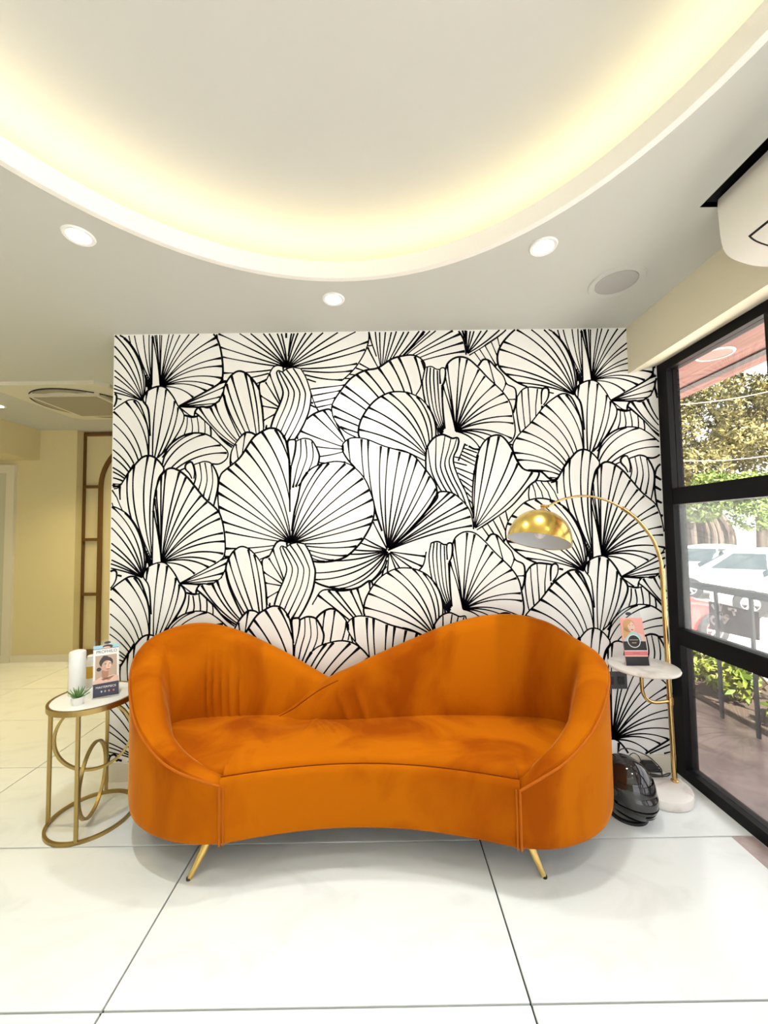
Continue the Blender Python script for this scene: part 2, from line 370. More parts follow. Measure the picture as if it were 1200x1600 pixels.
ladder([(915, 850), (921, 872), (924, 885)], [(926, 800), (926, 840), (926, 878)], 8)
ladder([(452, 700), (453, 725), (453, 745)], [(462, 700), (458, 725), (456, 745)], 5)
ladder([(664, 640), (676, 655), (684, 676)], [(692, 632), (692, 655), (692, 676)], 4)
ladder([(745, 828), (770, 812), (800, 790)], [(770, 860), (788, 845), (800, 815)], 5)
ladder([(480, 598), (486, 615), (492, 632), (498, 643)], [(548, 594), (535, 607), (522, 625), (518, 640)], 4, rows=(-1, 0))
PET = PET + _front
EXTRA = [dict(o=[(488, 945), (492, 938), (505, 922), (535, 923), (560, 918), (580, 908), (584, 940), (582, 980)], b=(583, 998), n=9, bend=(0, 0), r=(.05, .9), rows=None, ink=1),
         dict(o=[(480, 1010), (485, 985), (495, 965), (510, 953), (523, 952), (535, 962), (545, 978), (550, 1000), (558, 1020)], b=(505, 1060), n=5, bend=(.08, -.1), r=(.2, .85), rows=None, ink=1)]
PX, PZ, DRIFT = 2.499, 1.0146, .018

def inside(P, poly):
    x, z = P[:, 0], P[:, 1]; r = np.zeros(len(P), bool); a = poly; b = np.roll(poly, -1, 0)
    for (x0, z0), (x1, z1) in zip(a, b):
        if z0 == z1: continue
        c = ((z0 > z) != (z1 > z)) & (x < (x1 - x0) * (z - z0) / (z1 - z0) + x0); r ^= c
    return r
def resample(P, step):
    s = np.concatenate([[0], np.cumsum(np.linalg.norm(np.diff(P, axis=0), axis=1))]); n = max(3, int(s[-1] / step) + 1); q = np.linspace(0, s[-1], n)
    return np.stack([np.interp(q, s, P[:, 0]), np.interp(q, s, P[:, 1])], 1)
def petal_strokes(p):
    """strokes and the outline polygon of one petal in wall coordinates"""
    S = []
    if 'o' in p:
        o = cr(p['o'], 7); o = np.array([wp(*q) for q in o]); B = np.array(wp(*p['b']))
        poly = np.vstack([o, [B]]); S.append((o, .0054, 'o'))
        s = np.concatenate([[0], np.cumsum(np.linalg.norm(np.diff(o, axis=0), axis=1))])
        for k in range(p['n']):
            t = p['r'][0] + (p['r'][1] - p['r'][0]) * (k + .5 + .18 * math.sin(k * 2.7)) / p['n']
            q = np.array([np.interp(t * s[-1], s, o[:, 0]), np.interp(t * s[-1], s, o[:, 1])])
            d = q - B; bd = p['bend'][0] + (p['bend'][1] - p['bend'][0]) * (k + .5) / p['n']
            nn = np.array([-d[1], d[0]])
            c = B + d * .52 + nn * bd * 2.5
            u = np.linspace(0, 1, 40)[:, None]
            S.append(((1 - u) ** 2 * B + 2 * u * (1 - u) * c + u * u * q, .0050, 'r'))
    elif 'A' in p:
        u = np.linspace(0, 1, p['n'] + 2)[1:-1]
        a = np.array([wp(*q) for q in cr(p['A'], 8)]); z = np.array([wp(*q) for q in cr(p['Z'], 8)]); poly = np.vstack([a, z[::-1]])
        at = lambda P, t: np.array([np.interp(t, np.linspace(0, 1, len(P)), P[:, 0]), np.interp(t, np.linspace(0, 1, len(P)), P[:, 1])])
        for t in u:
            k = np.linspace(.0, 1, 14)[:, None]; S.append((at(a, t) * (1 - k) + at(z, t) * k, .0046, 'h'))
        S.append((a, .0046, 'o')); S.append((z, .0046, 'o'))
    else:
        L = np.array([wp(*q) for q in cr(p['L'], 8)]); R = np.array([wp(*q) for q in cr(p['R'], 8)])
        cap = np.array([wp(*q) for q in cr([p['L'][0]] + p['cap'] + [p['R'][0]], 5)])
        poly = np.vstack([L[::-1], cap[1:-1], R]); S.append((poly.copy(), .0052, 'o'))
        u = np.linspace(0, 1, 40)
        rs = lambda P: np.stack([np.interp(u, np.linspace(0, 1, len(P)), P[:, 0]), np.interp(u, np.linspace(0, 1, len(P)), P[:, 1])], 1)
        Lr, Rr = rs(L), rs(R)
        for k in range(p['n']):
            t = (k + 1) / (p['n'] + 1); c = Lr * (1 - t) + Rr * t
            j = t * (len(cap) - 1); i = int(j); top = cap[i] + (cap[min(i + 1, len(cap) - 1)] - cap[i]) * (j - i)
            w = np.clip(1 - u / .35, 0, 1)[:, None]; c = c + (top - c[0]) * w
            S.append((c, .0047, 'r'))
    return S, poly
base_pet = [(petal_strokes(p), p.get('rows')) for p in PET]
extra_pet = [petal_strokes(p) for p in EXTRA]
LAY = []
for row in (-1, 0, 1, 2):
    seq = [(s, rw) for s, rw in base_pet]
    for idx, ((S, poly), rw) in enumerate(seq):
        if rw is not None and row not in rw: continue
        for k in (-1, 0, 1):
            off = np.array([k * PX + row * DRIFT, -row * PZ])
            P = poly + off
            if P[:, 0].max() < XL or P[:, 0].min() > XR or P[:, 1].max() < .09 or P[:, 1].min() > H: continue
            LAY.append(([(c + off, w, t) for c, w, t in S], P))
        if row == 1 and idx == 13:
            for S2, P2 in extra_pet: LAY.append((S2, P2))
ink = MB()
boxes = [(P[:, 0].min(), P[:, 0].max(), P[:, 1].min(), P[:, 1].max()) for _, P in LAY]
for li, (S, P) in enumerate(LAY):
    for c, w, t in S:
        c = resample(c, .006)
        keep = (c[:, 0] > XL + .003) & (c[:, 0] < XR - .002) & (c[:, 1] > .1) & (c[:, 1] < H - .002)
        if t == 'r': keep &= inside(c, P)
        bx0, bx1, bz0, bz1 = c[:, 0].min(), c[:, 0].max(), c[:, 1].min(), c[:, 1].max()
        for lj in range(li + 1, len(LAY)):
            q = boxes[lj]
            if q[1] < bx0 or q[0] > bx1 or q[3] < bz0 or q[2] > bz1: continue
            keep &= ~inside(c, LAY[lj][1])
        n = len(c); T = np.gradient(c, axis=0); T /= np.linalg.norm(T, axis=1)[:, None] + 1e-9; N = np.stack([-T[:, 1], T[:, 0]], 1)
        s = np.linspace(0, 1, n)
        ww = w * (.92 + .22 * np.sin(s * 7 + li)) if t == 'o' else w * (.78 + .75 * np.exp(-((1 - s) / .08) ** 2) + .15 * np.sin(s * 5 + li))
        i = 0
        while i < n:
            if not keep[i]: i += 1; continue
            j = i
            while j + 1 < n and keep[j + 1]: j += 1
            if j > i:
                a, b = max(i - (1 if t == 'r' else 0), 0), min(j + 1, n - 1) if t == 'r' else j
                a, b = i, j
                L = c[a:b + 1] + N[a:b + 1] * ww[a:b + 1, None]; R = c[a:b + 1] - N[a:b + 1] * ww[a:b + 1, None]
                m = b - a + 1; yo = D - .0006
                v = [(x, yo, z) for x, z in L] + [(x, yo, z) for x, z in R]
                ink.add(v, [(q, q + 1, m + q + 1, m + q) for q in range(m - 1)])
            i = j + 1
me = bpy.data.meshes.new('wallpaper_print'); me.from_pydata(ink.v, [], ink.f); me.materials.append(M_ink)
wpo = link('wallpaper_print', me, wall_back, 'stuff')
wpo['label'] = 'black ink line drawing of overlapping shell petals'

# ------------------------------------------------------------------ ceiling with round cove and cut-out for the air conditioner
NX0, NX1, NY0, NY1 = 1.171, XB, .40, 1.36
def circ(r, n=96, z=0): return [(CX + r * math.cos(2 * PI * k / n), CY + r * math.sin(2 * PI * k / n), z) for k in range(n)]
def plate(outer, holes, z0, z1):
    bm = bmesh.new(); loops = []
    for z in (z0, z1):
        vs = []
        for lp in [outer] + holes:
            v = [bm.verts.new((x, y, z)) for x, y in lp]; vs.append(v)
        es = [bm.edges.new((v[i], v[(i + 1) % len(v)])) for v in vs for i in range(len(v))]
        bmesh.ops.triangle_fill(bm, use_beauty=True, use_dissolve=False, edges=es)
        loops.append(vs)
    for a, b in zip(*loops):
        for i in range(len(a)):
            bm.faces.new((a[i], a[(i + 1) % len(a)], b[(i + 1) % len(a)], b[i]))
    bmesh.ops.recalc_face_normals(bm, faces=bm.faces)
    return bm
def bm_obj(bm, name, m, parent=None, kind=None):
    me = bpy.data.meshes.new(name); bm.to_mesh(me); bm.free(); me.materials.append(m); return link(name, me, parent, kind)
def rect(x0, x1, y0, y1): return [(x0, y0), (x1, y0), (x1, y1), (x0, y1)]
LIPZ = onY(520, 405, onZ(520, 430, H)[1])[2]
ceiling = bm_obj(plate(rect(XW - .1, XR + .12, YF - .1, 5.3), [[(x, y) for x, y, _ in circ(CR + .012)], rect(NX0, NX1 - .001, NY0, NY1)], H, H + .02), 'ceiling', M_ceil, kind='structure')
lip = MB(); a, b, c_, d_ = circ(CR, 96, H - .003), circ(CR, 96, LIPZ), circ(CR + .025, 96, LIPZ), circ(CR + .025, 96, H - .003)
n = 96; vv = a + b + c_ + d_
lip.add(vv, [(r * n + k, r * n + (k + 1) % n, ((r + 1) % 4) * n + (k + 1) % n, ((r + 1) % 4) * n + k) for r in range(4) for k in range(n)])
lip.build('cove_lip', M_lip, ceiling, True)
CO = CR + .20; ZT = H + .21
cw = MB(); a, b = circ(CO, 96, H + .02), circ(CO, 96, ZT)
cw.add(a + b, [(k, (k + 1) % n, n + (k + 1) % n, n + k) for k in range(n)]); cw.build('cove_side', M_cove, ceiling, True)
up = MB(); up.add(circ(CO, 96, ZT) + circ(CO, 96, ZT + .02), [tuple(range(n)), tuple(range(2 * n - 1, n - 1, -1))] + [(k, (k + 1) % n, n + (k + 1) % n, n + k) for k in range(n)])
up.build('cove_ceiling', M_cove, ceiling)
# void above the notch, its shadow put into near-black sides
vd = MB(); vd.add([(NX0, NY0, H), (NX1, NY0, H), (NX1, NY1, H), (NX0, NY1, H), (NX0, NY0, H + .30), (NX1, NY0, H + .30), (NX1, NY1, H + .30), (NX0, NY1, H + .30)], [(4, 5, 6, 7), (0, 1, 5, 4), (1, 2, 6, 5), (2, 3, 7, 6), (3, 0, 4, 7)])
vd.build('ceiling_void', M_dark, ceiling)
# led strip lying on the shelf behind the lip
led = MB(); r0, r1, zz = CR + .060, CR + .085, LIPZ - .02
a, b, c_, d_ = circ(r0, 96, zz), circ(r1, 96, zz), circ(r1, 96, zz + .006), circ(r0, 96, zz + .006); vv = a + b + c_ + d_
led.add(vv, [(r * n + k, r * n + (k + 1) % n, ((r + 1) % 4) * n + (k + 1) % n, ((r + 1) % 4) * n + k) for r in range(4) for k in range(n)])
shelf = MB(); a, b, c_, d_ = circ(CR + .026, 96, H + .02), circ(CO, 96, H + .02), circ(CO, 96, LIPZ - .021), circ(CR + .026, 96, LIPZ - .021); vv = a + b + c_ + d_
shelf.add(vv, [(r * n + k, r * n + (k + 1) % n, ((r + 1) % 4) * n + (k + 1) % n, ((r + 1) % 4) * n + k) for r in range(4) for k in range(n)])
shelf.build('cove_shelf', M_cove, ceiling)
tag(led.build('led_strip', M_led), 'warm LED strip running around inside the round ceiling cove', 'strip light')

# ------------------------------------------------------------------ right side: beam, window
struct(MB().prismY([(XB, H), (XB, ZB), (XR, ZH), (XR + .12, ZH), (XR + .12, H)], YF, D).build('wall_right', M_beam))
def yX(px, py): return onX(px, py, XR)[1]
YJ = yX(1041, 577)                     # inner edge of the corner jamb
YM = yX(1192, 495)                     # next mullion
ZG = onX(1041, 577, XR)[2]
win = struct(MB().box(XR, XR + .07, YJ, D - .001, 0, ZH - .001).build('window_1', M_black))
T1a, T1b, T2a, T2b, ZS = 1.478, 1.568, .717, .803, .055
ZG = min(ZG, ZH - .03)
edges = [YJ, YM]
y = YM - .07
mull = []
yy = YM
while yy > YF + .3:
    mull.append(yy); yy -= .07 + (YJ - YM)
for i, my in enumerate(mull):
    MB().box(XR + .004, XR + .066, my - .07, my, ZS, ZG).build('mullion', M_black, win)
MB().box(XR, XR + .07, YF, YJ, 0, ZS).build('sill', M_black, win)
MB().box(XR, XR + .07, YF, YJ, ZG, ZH - .001).build('head', M_black, win)
tops = [YJ] + [m - .07 for m in mull]
bots = mull + [YF]
for za, zb, dx in ((T1a, T1b, 0), (T2a, T2b, .006)):
    for yt, yb in zip(tops, bots):
        MB().cbox(XR - dx, XR + .064, yb, yt, za, zb, .004).build('transom', M_black, win)
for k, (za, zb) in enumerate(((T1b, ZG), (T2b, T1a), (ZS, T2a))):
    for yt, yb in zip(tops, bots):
        MB().box(XR + .03, XR + .036, yb - .0, yt + .0, za, zb).build('pane', (M_glass, M_hazy, M_lowglass)[k], win)

# ------------------------------------------------------------------ rest of the room shell
struct(MB().box(XW - .14, XW, YF, 5.3, 0, H).build('wall_left', M_cream))
PC = onY(116, 900, YC)[0]               # corner of the corridor end wall
wb = struct(MB().box(XW, PC, YC, YC + .13, 0, H).build('wall_corridor', M_cream))
YP = YC + .13
struct(MB().box(PC - .1, XL + .4, YP + .001, YP + .12, 0, H).build('wall_recess', M_cream))
struct(MB().cbox(XW, PC + .008, YC - .014, YC - .0005, 0, .075, .002).build('baseboard_corridor', M_trim))
struct(MB().box(XL + .3, XL + .4, D + .14, YP + .12, 0, H).build('wall_corridor_right', M_cream))
BKp = onY(62, 719, YC)
struct(MB().box(XW, BKp[0], 2.9, YC - .0005, BKp[2], H - .0005).build('trim_2', M_cream))
# corridor door: casing and panelled leaf
dx1 = onY(22, 900, YC)[0]; dz = onY(15, 727, YC)[2]
door = struct(MB().box(dx1 - .09, dx1, YC - .03, YC - .0005, 0, dz).build('door_1', M_trim))
MB().box(dx1 - 1.0, dx1 - .09, YC - .03, YC - .0005, dz - .09, dz).build('casing', M_trim, door)
MB().box(dx1 - 1.0, dx1 - .91, YC - .03, YC - .0005, 0, dz - .09).build('casing', M_trim, door)
M_leaf = mat('door_paint', (.56, .56, .44), .5)
leaf = MB().box(dx1 - .91, dx1 - .09, YC - .012, YC - .0005, .005, dz - .09).build('leaf', M_leaf, door)
for z0, z1 in ((.12, .80), (.92, dz - .22)):
    MB().cbox(dx1 - .80, dx1 - .20, YC - .022, YC - .012, z0, z1, .01).build('panel', M_leaf, leaf)
hn = MB(); hn.tube([(dx1 - .15, YC - .012, .98), (dx1 - .15, YC - .06, .98), (dx1 - .25, YC - .065, .98)], .009, 8); hn.build('handle', M_brass, leaf, True)
# unseen glazing behind the photographer, sized for its daylight fill, plain wall beside it
XG = -.9
struct(MB().box(XW, XG, YF - .12, YF, 0, H).build('wall_front', M_cream))
sf = struct(MB().box(XG, XR, YF - .05, YF, 0, .06).build('window_fill', M_black))
MB().box(XG, XR, YF - .05, YF, 2.30, H).build('head', M_black, sf)
for k in range(3):
    x = XG + (XR - XG) * k / 2; MB().box(max(XG, x - .03), min(XR, x + .03), YF - .05, YF, .06, 2.30).build('mullion', M_black, sf)
for k in range(2):
    x0, x1 = XG + (XR - XG) * k / 2 + .03, XG + (XR - XG) * (k + 1) / 2 - .03
    MB().box(x0, x1, YF - .03, YF - .024, .06, 2.30).build('pane', M_glass, sf)

# arched bronze frame set into the recess
fx0 = onY(125, 900, YP)[0]; fz = onY(150, 677, YP)[2]
fr = thing('arch_screen', 'bronze framed screen with arched inner frame and short bars in corridor recess', 'screen', (fx0, YP, 0))
bt = .036; y0, y1 = YP - .04, YP - .002
xr = XL + .28
MB().box(fx0, fx0 + bt * 1.35, y0, y1, 0, fz).build('stile', M_bronze, fr)
MB().box(xr - bt, xr, y0, y1, 0, fz).build('stile', M_bronze, fr)
MB().box(fx0 + bt * 1.35, xr - bt, y0, y1, fz - bt, fz).build('top_rail', M_bronze, fr)
MB().box(fx0 + bt * 1.35, xr - bt, y0, y1, 0, .09).build('bottom_rail', M_bronze, fr)
ax = onY(157, 900, YP)[0]; azs = onY(160, 762, YP)[2]; ar = (xr - bt * 1.35 - (ax - fx0 - bt) - ax) / 2
ar = min(ar, fz - bt - azs - .03)
arch = MB(); m = M_bronze
def sweep_rect(mb, path, w, ya, yb):
    P = np.array(path); T = np.gradient(P, axis=0); T /= np.linalg.norm(T, axis=1)[:, None]; N = np.stack([-T[:, 1], T[:, 0]], 1) * w / 2
    G = [[(P[i][0] + s * N[i][0], yy, P[i][1] + s * N[i][1]) for s, yy in ((-1, ya), (1, ya), (1, yb), (-1, yb), (-1, ya))] for i in range(len(P))]
    return mb.grid(G)
acx = ax + ar
path = [(ax, .09 + (azs - .09) * k / 8) for k in range(9)] + [(acx - ar * math.cos(t), azs + ar * math.sin(t)) for t in np.linspace(.05, PI - .05, 28)] + [(acx + ar, azs - (azs - .09) * k / 8) for k in range(9)]
sweep_rect(arch, path, bt * .9, y0, y1).build('arch', M_bronze, fr)
for py in (761, 843, 928):
    z = onY(145, py, YP)[2]
    MB().box(fx0 + bt * 1.35, ax - bt * .44, y0 + .005, y1, z - .016, z + .016).build('bar', M_bronze, fr)
    MB().box(acx + ar + bt * .44, xr - bt, y0 + .005, y1, z - .016, z + .016).build('bar', M_bronze, fr)

# ------------------------------------------------------------------ ceiling fittings
def downlight(label, group, warm=False):
    t = thing('downlight', label, 'downlight', (0, 0, 0), group)
    MB().lathe([(.040, -.004), (.052, -.006), (.056, 0), (.040, 0), (.040, -.004)], (0, 0, 0), 32, cap=False).build('trim_ring', M_whiteplastic, t, True)
    MB().lathe([(.0, -.0035), (.039, -.0035), (.039, -.0005), (0, -.0005)], (0, 0, 0), 32, cap=False).build('lens', M_lensw if warm else M_lens, t)
    ld = bpy.data.lights.new('lamp_light', 'SPOT'); ld.energy = DOWN_W * (1.8 if warm else 1.12); ld.spot_size = math.radians(104); ld.spot_blend = .95; ld.shadow_soft_size = .04
    ld.color = (1, .81, .43) if warm else (.97, 1, .93)
    lo = bpy.data.objects.new('lamp_light', ld); COL.objects.link(lo); lo.parent = t; lo.location = (0, 0, -.012)
    return t
G1 = 'downlights ringed around the round ceiling cove'
d0 = downlight('small round white downlight set in the ceiling around the glowing cove', G1)
seen = [onZ(*q, H) for q in ((123, 368), (521, 467), (849, 385))]
a0 = [math.atan2(p[1] - CY, p[0] - CX) for p in seen]
rr = np.mean([math.hypot(p[0] - CX, p[1] - CY) for p in seen])
spots = [(p[0], p[1]) for p in seen] + [(CX + rr * math.cos(a), CY + rr * math.sin(a)) for a in (a0[2] - .86, a0[2] - 1.72, a0[2] - 2.58, a0[0] + .86, a0[0] + 1.66)]
for i, (x, y) in enumerate(spots):
    o = d0 if i == 0 else copy_tree(d0); o.location = (x, y, H - .0005)
    o['label'] = ['lit round downlight on the corridor side of the glowing cove', 'lit round downlight between the cove and the middle of the patterned wall', 'lit round downlight between the cove and the grey ceiling speaker'][i] if i < 3 else 'lit round downlight on the unseen front side of the glowing cove'
dw = downlight('lit warm downlight in the corridor ceiling beside the ceiling cassette', 'warm corridor downlights', True)
pw = onZ(-3, 634, H)
for i, (x, y) in enumerate([(pw[0], pw[1]), (-2.6, 3.95), (-2.6, 1.9), (-3.9, 1.2), (-3.9, -1)]):  # first one in view; the others unseen, added to light this side
    o = dw if i == 0 else copy_tree(dw); o.location = (x, y, H - .0005)
    o['label'] = ['lit warm downlight between the corridor bulkhead and the ceiling cassette', 'unseen added warm downlight behind the ceiling cassette near the arched screen', 'unseen added warm downlight over the open floor beyond the gold side table'][min(i, 2)]
# speaker
sp = onZ(963, 441, H)
t = thing('ceiling_speaker', 'round grey mesh ceiling speaker with pale rim near the beam', 'speaker', (sp[0], sp[1], H))
MB().lathe([(.092, -.003), (.118, -.006), (.122, 0), (.092, 0), (.092, -.003)], (sp[0], sp[1], H - .0005), 40, cap=False).build('rim', M_ceil, t, True)
MB().lathe([(0, -.008), (.05, -.0075), (.09, -.004), (.091, -.0005), (0, -.0005)], (sp[0], sp[1], H - .0005), 40, cap=False).build('grille', M_metalgrey, t, True)
# cassette air conditioner in the corridor ceiling
ca = onZ(0, 597, H); cb = onZ(115, 650, H)
cs = .90; cx0 = -2.995; cy0 = ca[1] - .01
cc = (cx0 + cs / 2, cy0 + cs / 2)
t = thing('ceiling_cassette', 'square ceiling cassette air conditioner with round outlet and grey grille', 'air conditioner', (cc[0], cc[1], H))
def chsq(h, c): return [(cc[0] + sx, cc[1] + sy) for sx, sy in ((-h + c, -h), (h - c, -h), (h, -h + c), (h, h - c), (h - c, h), (-h + c, h), (-h, h - c), (-h, -h + c))]
MB().prism(chsq(cs / 2, .07), H - .030, H - .0005).build('panel', M_cassette, t)
MB().lathe([(.381, -.0005), (.387, -.0005), (.387, -.008), (.381, -.008), (.381, -.0005)], (cc[0], cc[1], H - .030), 64, cap=False).build('outlet_ring', M_dark, t, True)
MB().prism(chsq(.285, .02), H - .052, H - .0302).build('grille_frame', M_cassette, t)
gl = MB().prism(rect(cc[0] - .25, cc[0] + .25, cc[1] - .25, cc[1] + .25), H - .056, H - .0522).build('grille', M_grille, t)
for sx, sy in ((0, -1), (0, 1), (-1, 0), (1, 0)):
    f = MB()
    ang = math.atan2(sy, sx); pts = [(cc[0] + r * math.cos(a), cc[1] + r * math.sin(a)) for r, aa in ((.372, np.linspace(ang - .62, ang + .62, 14)), (.315, np.linspace(ang + .40, ang - .40, 10))) for a in aa]
    f.prism(pts, H - .040, H - .0305).build('flap', M_grille, t)

# wall-mounted split unit under the notch
YA = 1.352
prof = [onY(*q, YA) for q in ((1122, 312), (1121, 325), (1123, 345), (1126, 372), (1131, 391), (1142, 403), (1162, 411), (1185, 416), (1207, 417))]
prof = [(p[0], p[2]) for p in prof]; prof[-1] = (XB - .001, prof[-1][1])
pc = cr(prof, 5); pc = [tuple(p) for p in pc] + [(XB - .001, prof[0][1] + .02), (prof[0][0] + .03, prof[0][1] + .02)]
LA = .86
t = thing('split_air_conditioner', 'white wall mounted split air conditioner under a ceiling cut-out', 'air conditioner', (XB, YA - LA / 2, 2.26))
MB().prismY(pc, YA - LA, YA).build('body', M_acbody, t, True)
# outlet slot and louver on the curved underside
seg = np.array(pc[22:41]); tg = np.gradient(seg, axis=0); tg /= np.linalg.norm(tg, axis=1)[:, None]; nrm = np.stack([tg[:, 1], -tg[:, 0]], 1)
if nrm[0][0] > 0: nrm = -nrm
s1 = seg + nrm * .0010; s2 = seg[1:-4] + nrm[1:-4] * .0035
MB().grid([[(x, yv, z) for x, z in s1] for yv in (YA - .82, YA - .085)]).build('outlet_slot', M_dark, t)
lv = MB(); lv.grid([[(x, yv, z) for x, z in s2] for yv in (YA - .812, YA - .093)]); lv.build('louver', M_acbody, t, True)
mid = s2[len(s2) // 2] + nrm[len(s2) // 2] * .0006
MB().box(mid[0] - .0008, mid[0] + .0008, YA - .81, YA - .096, mid[1] - .0012, mid[1] + .0004).build('louver_line', M_metalgrey, t)

# ------------------------------------------------------------------ sofa
half = [(.575, 0), (.66, -.005), (.76, .01), (.87, .055), (.96, .125), (1.045, .24), (1.085, .35), (1.075, .45), (1.0, .545), (.88, .60), (.7, .625), (.4, .635), (0, .635)]
lefth = [(-(.575 + (x - .575) * 1.13) if x > .575 else -x, y) for x, y in half]
out = cr(lefth + half[::-1][1:], 12)
SC, SA = np.array([-.075, 1.53]), -.038
def sw(x, y, z):
    return (SC[0] + x * math.cos(SA) - y * math.sin(SA), SC[1] + x * math.sin(SA) + y * math.cos(SA), z)
ss = np.concatenate([[0], np.cumsum(np.linalg.norm(np.diff(out, axis=0), axis=1))]); LEN = ss[-1]
Tg = np.gradient(out, axis=0); Tg /= np.linalg.norm(Tg, axis=1)[:, None]; NI = np.stack([Tg[:, 1], -Tg[:, 0]], 1)   # inward (left front -> back -> right front)
if (NI[len(NI) // 2] @ np.array([0, -1])) < 0: NI = -NI
zl = [(0, .385), (.10, .425), (.17, .452), (.28, .505), (.40, .575), (.52, .655), (.62, .725), (.72, .79), (.82, .835), (.94, .863), (1.06, .872), (1.17, .86), (1.30, .82), (1.44, .755), (1.56, .695), (1.74, .59), (1.96, .47), (2.2, .40)]
zr = [(0, .375), (.10, .455), (.20, .515), (.32, .59), (.42, .655), (.52, .70), (.62, .735), (.72, .765), (.80, .785), (.87, .808), (.95, .845), (1.04, .876), (1.19, .90), (1.36, .888), (1.53, .845), (1.71, .78), (1.89, .712), (2.03, .65), (2.187, .578), (2.35, .47), (2.46, .41)]
def smooth_interp(tab):
    c = cr(tab, 10); return lambda s: float(np.interp(s, c[:, 0], c[:, 1]))
fl, fr_ = smooth_interp(zl), smooth_interp(zr)
Z0 = .15
def shell(side):
    N = 340
    G = []; band = []
    smax = 2.15 if side == 'L' else 2.44
    S = np.linspace(0, smax, N)
    for s in S:
        sa = s if side == 'L' else LEN - s
        p = np.array([np.interp(sa, ss, out[:, 0]), np.interp(sa, ss, out[:, 1])]); nn = np.array([np.interp(sa, ss, NI[:, 0]), np.interp(sa, ss, NI[:, 1])]); nn /= np.linalg.norm(nn)
        zt = fl(s) if side == 'L' else fr_(s)
        th = .125 * min(1, .62 + s / .5 * .38)
        lead = 0
        if side == 'R': q_ = np.clip((s - 1.5) / .65, 0, 1); lead = .062 * q_ * q_ * (3 - 2 * q_)
        seat = .36
        hgt = zt - seat
        k = min(1, hgt / .12)
        pts = [(.05, Z0), (.012, Z0 + .004), (.002, Z0 + .018), (0, Z0 + .05), (0, (Z0 + zt) / 2), (0, zt - .05 * k), (.000, zt - .03 * k), (.006, zt - .012 * k), (.022, zt - .002), (th * .4, zt + .007 * k), (th * .65, zt + .006 * k), (th - .022, zt - .006 * k), (th - .006, zt - .02 * k), (th + .002, zt - .045 * k)]
        for q in (.12, .24, .36, .48, .60, .72, .84, 1.0):
            zq = zt - .045 * k - (hgt - .045 * k) * q
            dq = th + .004 + .035 * q + .012 * math.sin(PI * q)
            # pulled creases in the velvet of the inner back
            if side == 'L' and 1.05 < s < 1.55: 
                for c0, w0 in ((1.20, .012), (1.245, .010), (1.29, .013), (1.34, .009), (1.16, .01)): dq += .015 * math.exp(-((s - c0 - .02 * (q - .5)) / w0) ** 2) * math.exp(-((q - .6) / .28) ** 2)
            if side == 'R' and 1.6 < s < 2.2:
                for c0, w0 in ((1.98, .012), (2.06, .012)): dq += .009 * math.exp(-((s - c0 + .10 * (q - .5)) / w0) ** 2)
            pts.append((dq, zq))
        row = []
        for j, (d, z) in enumerate(pts):
            dd = d + (lead if j >= 8 else lead * .5 if j >= 6 else 0)
            row.append(sw(*(p + nn * dd), z))
        G.append(row)
        band.append((sw(*(p - nn * .001), zt - .028 * k), s))
    return G, band
GL, bL = shell('L'); GR, bR = shell('R')
sofa_base = sw(0, .3, 0)
sofa = thing('sofa', 'orange velvet curved sofa with wavy two-lobed back and brass legs', 'sofa', sofa_base)
bkL = MB().grid(GL).build('backrest', M_velvet, sofa, True)
bkR = MB().grid(GR, flip=True).build('backrest', M_velvet, sofa, True)
# concave front panel
fc = cr([(-.575, 0), (-.40, .046), (-.2, .082), (0, .094), (.2, .082), (.40, .046), (.575, 0)], 10)
Tf = np.gradient(fc, axis=0); Tf /= np.linalg.norm(Tf, axis=1)[:, None]; Nf = np.stack([-Tf[:, 1], Tf[:, 0]], 1)
G = []
for p, nn in zip(fc, Nf):
    G.append([sw(*(p + nn * d), z) for d, z in ((.05, Z0), (.012, Z0 + .003), (.002, Z0 + .015), (0, Z0 + .05), (-.004, .28), (0, .376), (.003, .392), (.010, .400), (.019, .400), (.025, .392), (.028, .37))])
fp = MB().grid(G).build('front_panel', M_velvet, sofa, True)
# underside
us = MB(); poly = [sw(*(p + q * .03), Z0 + .012) for p, q in zip(out[::2], NI[::2])] + [sw(*(p + q * .03), Z0 + .012) for p, q in zip(fc[::-1][1:-1], Nf[::-1][1:-1])]
us.add(poly, [tuple(range(len(poly)))]); us.build('underside', M_blackrub, sofa)
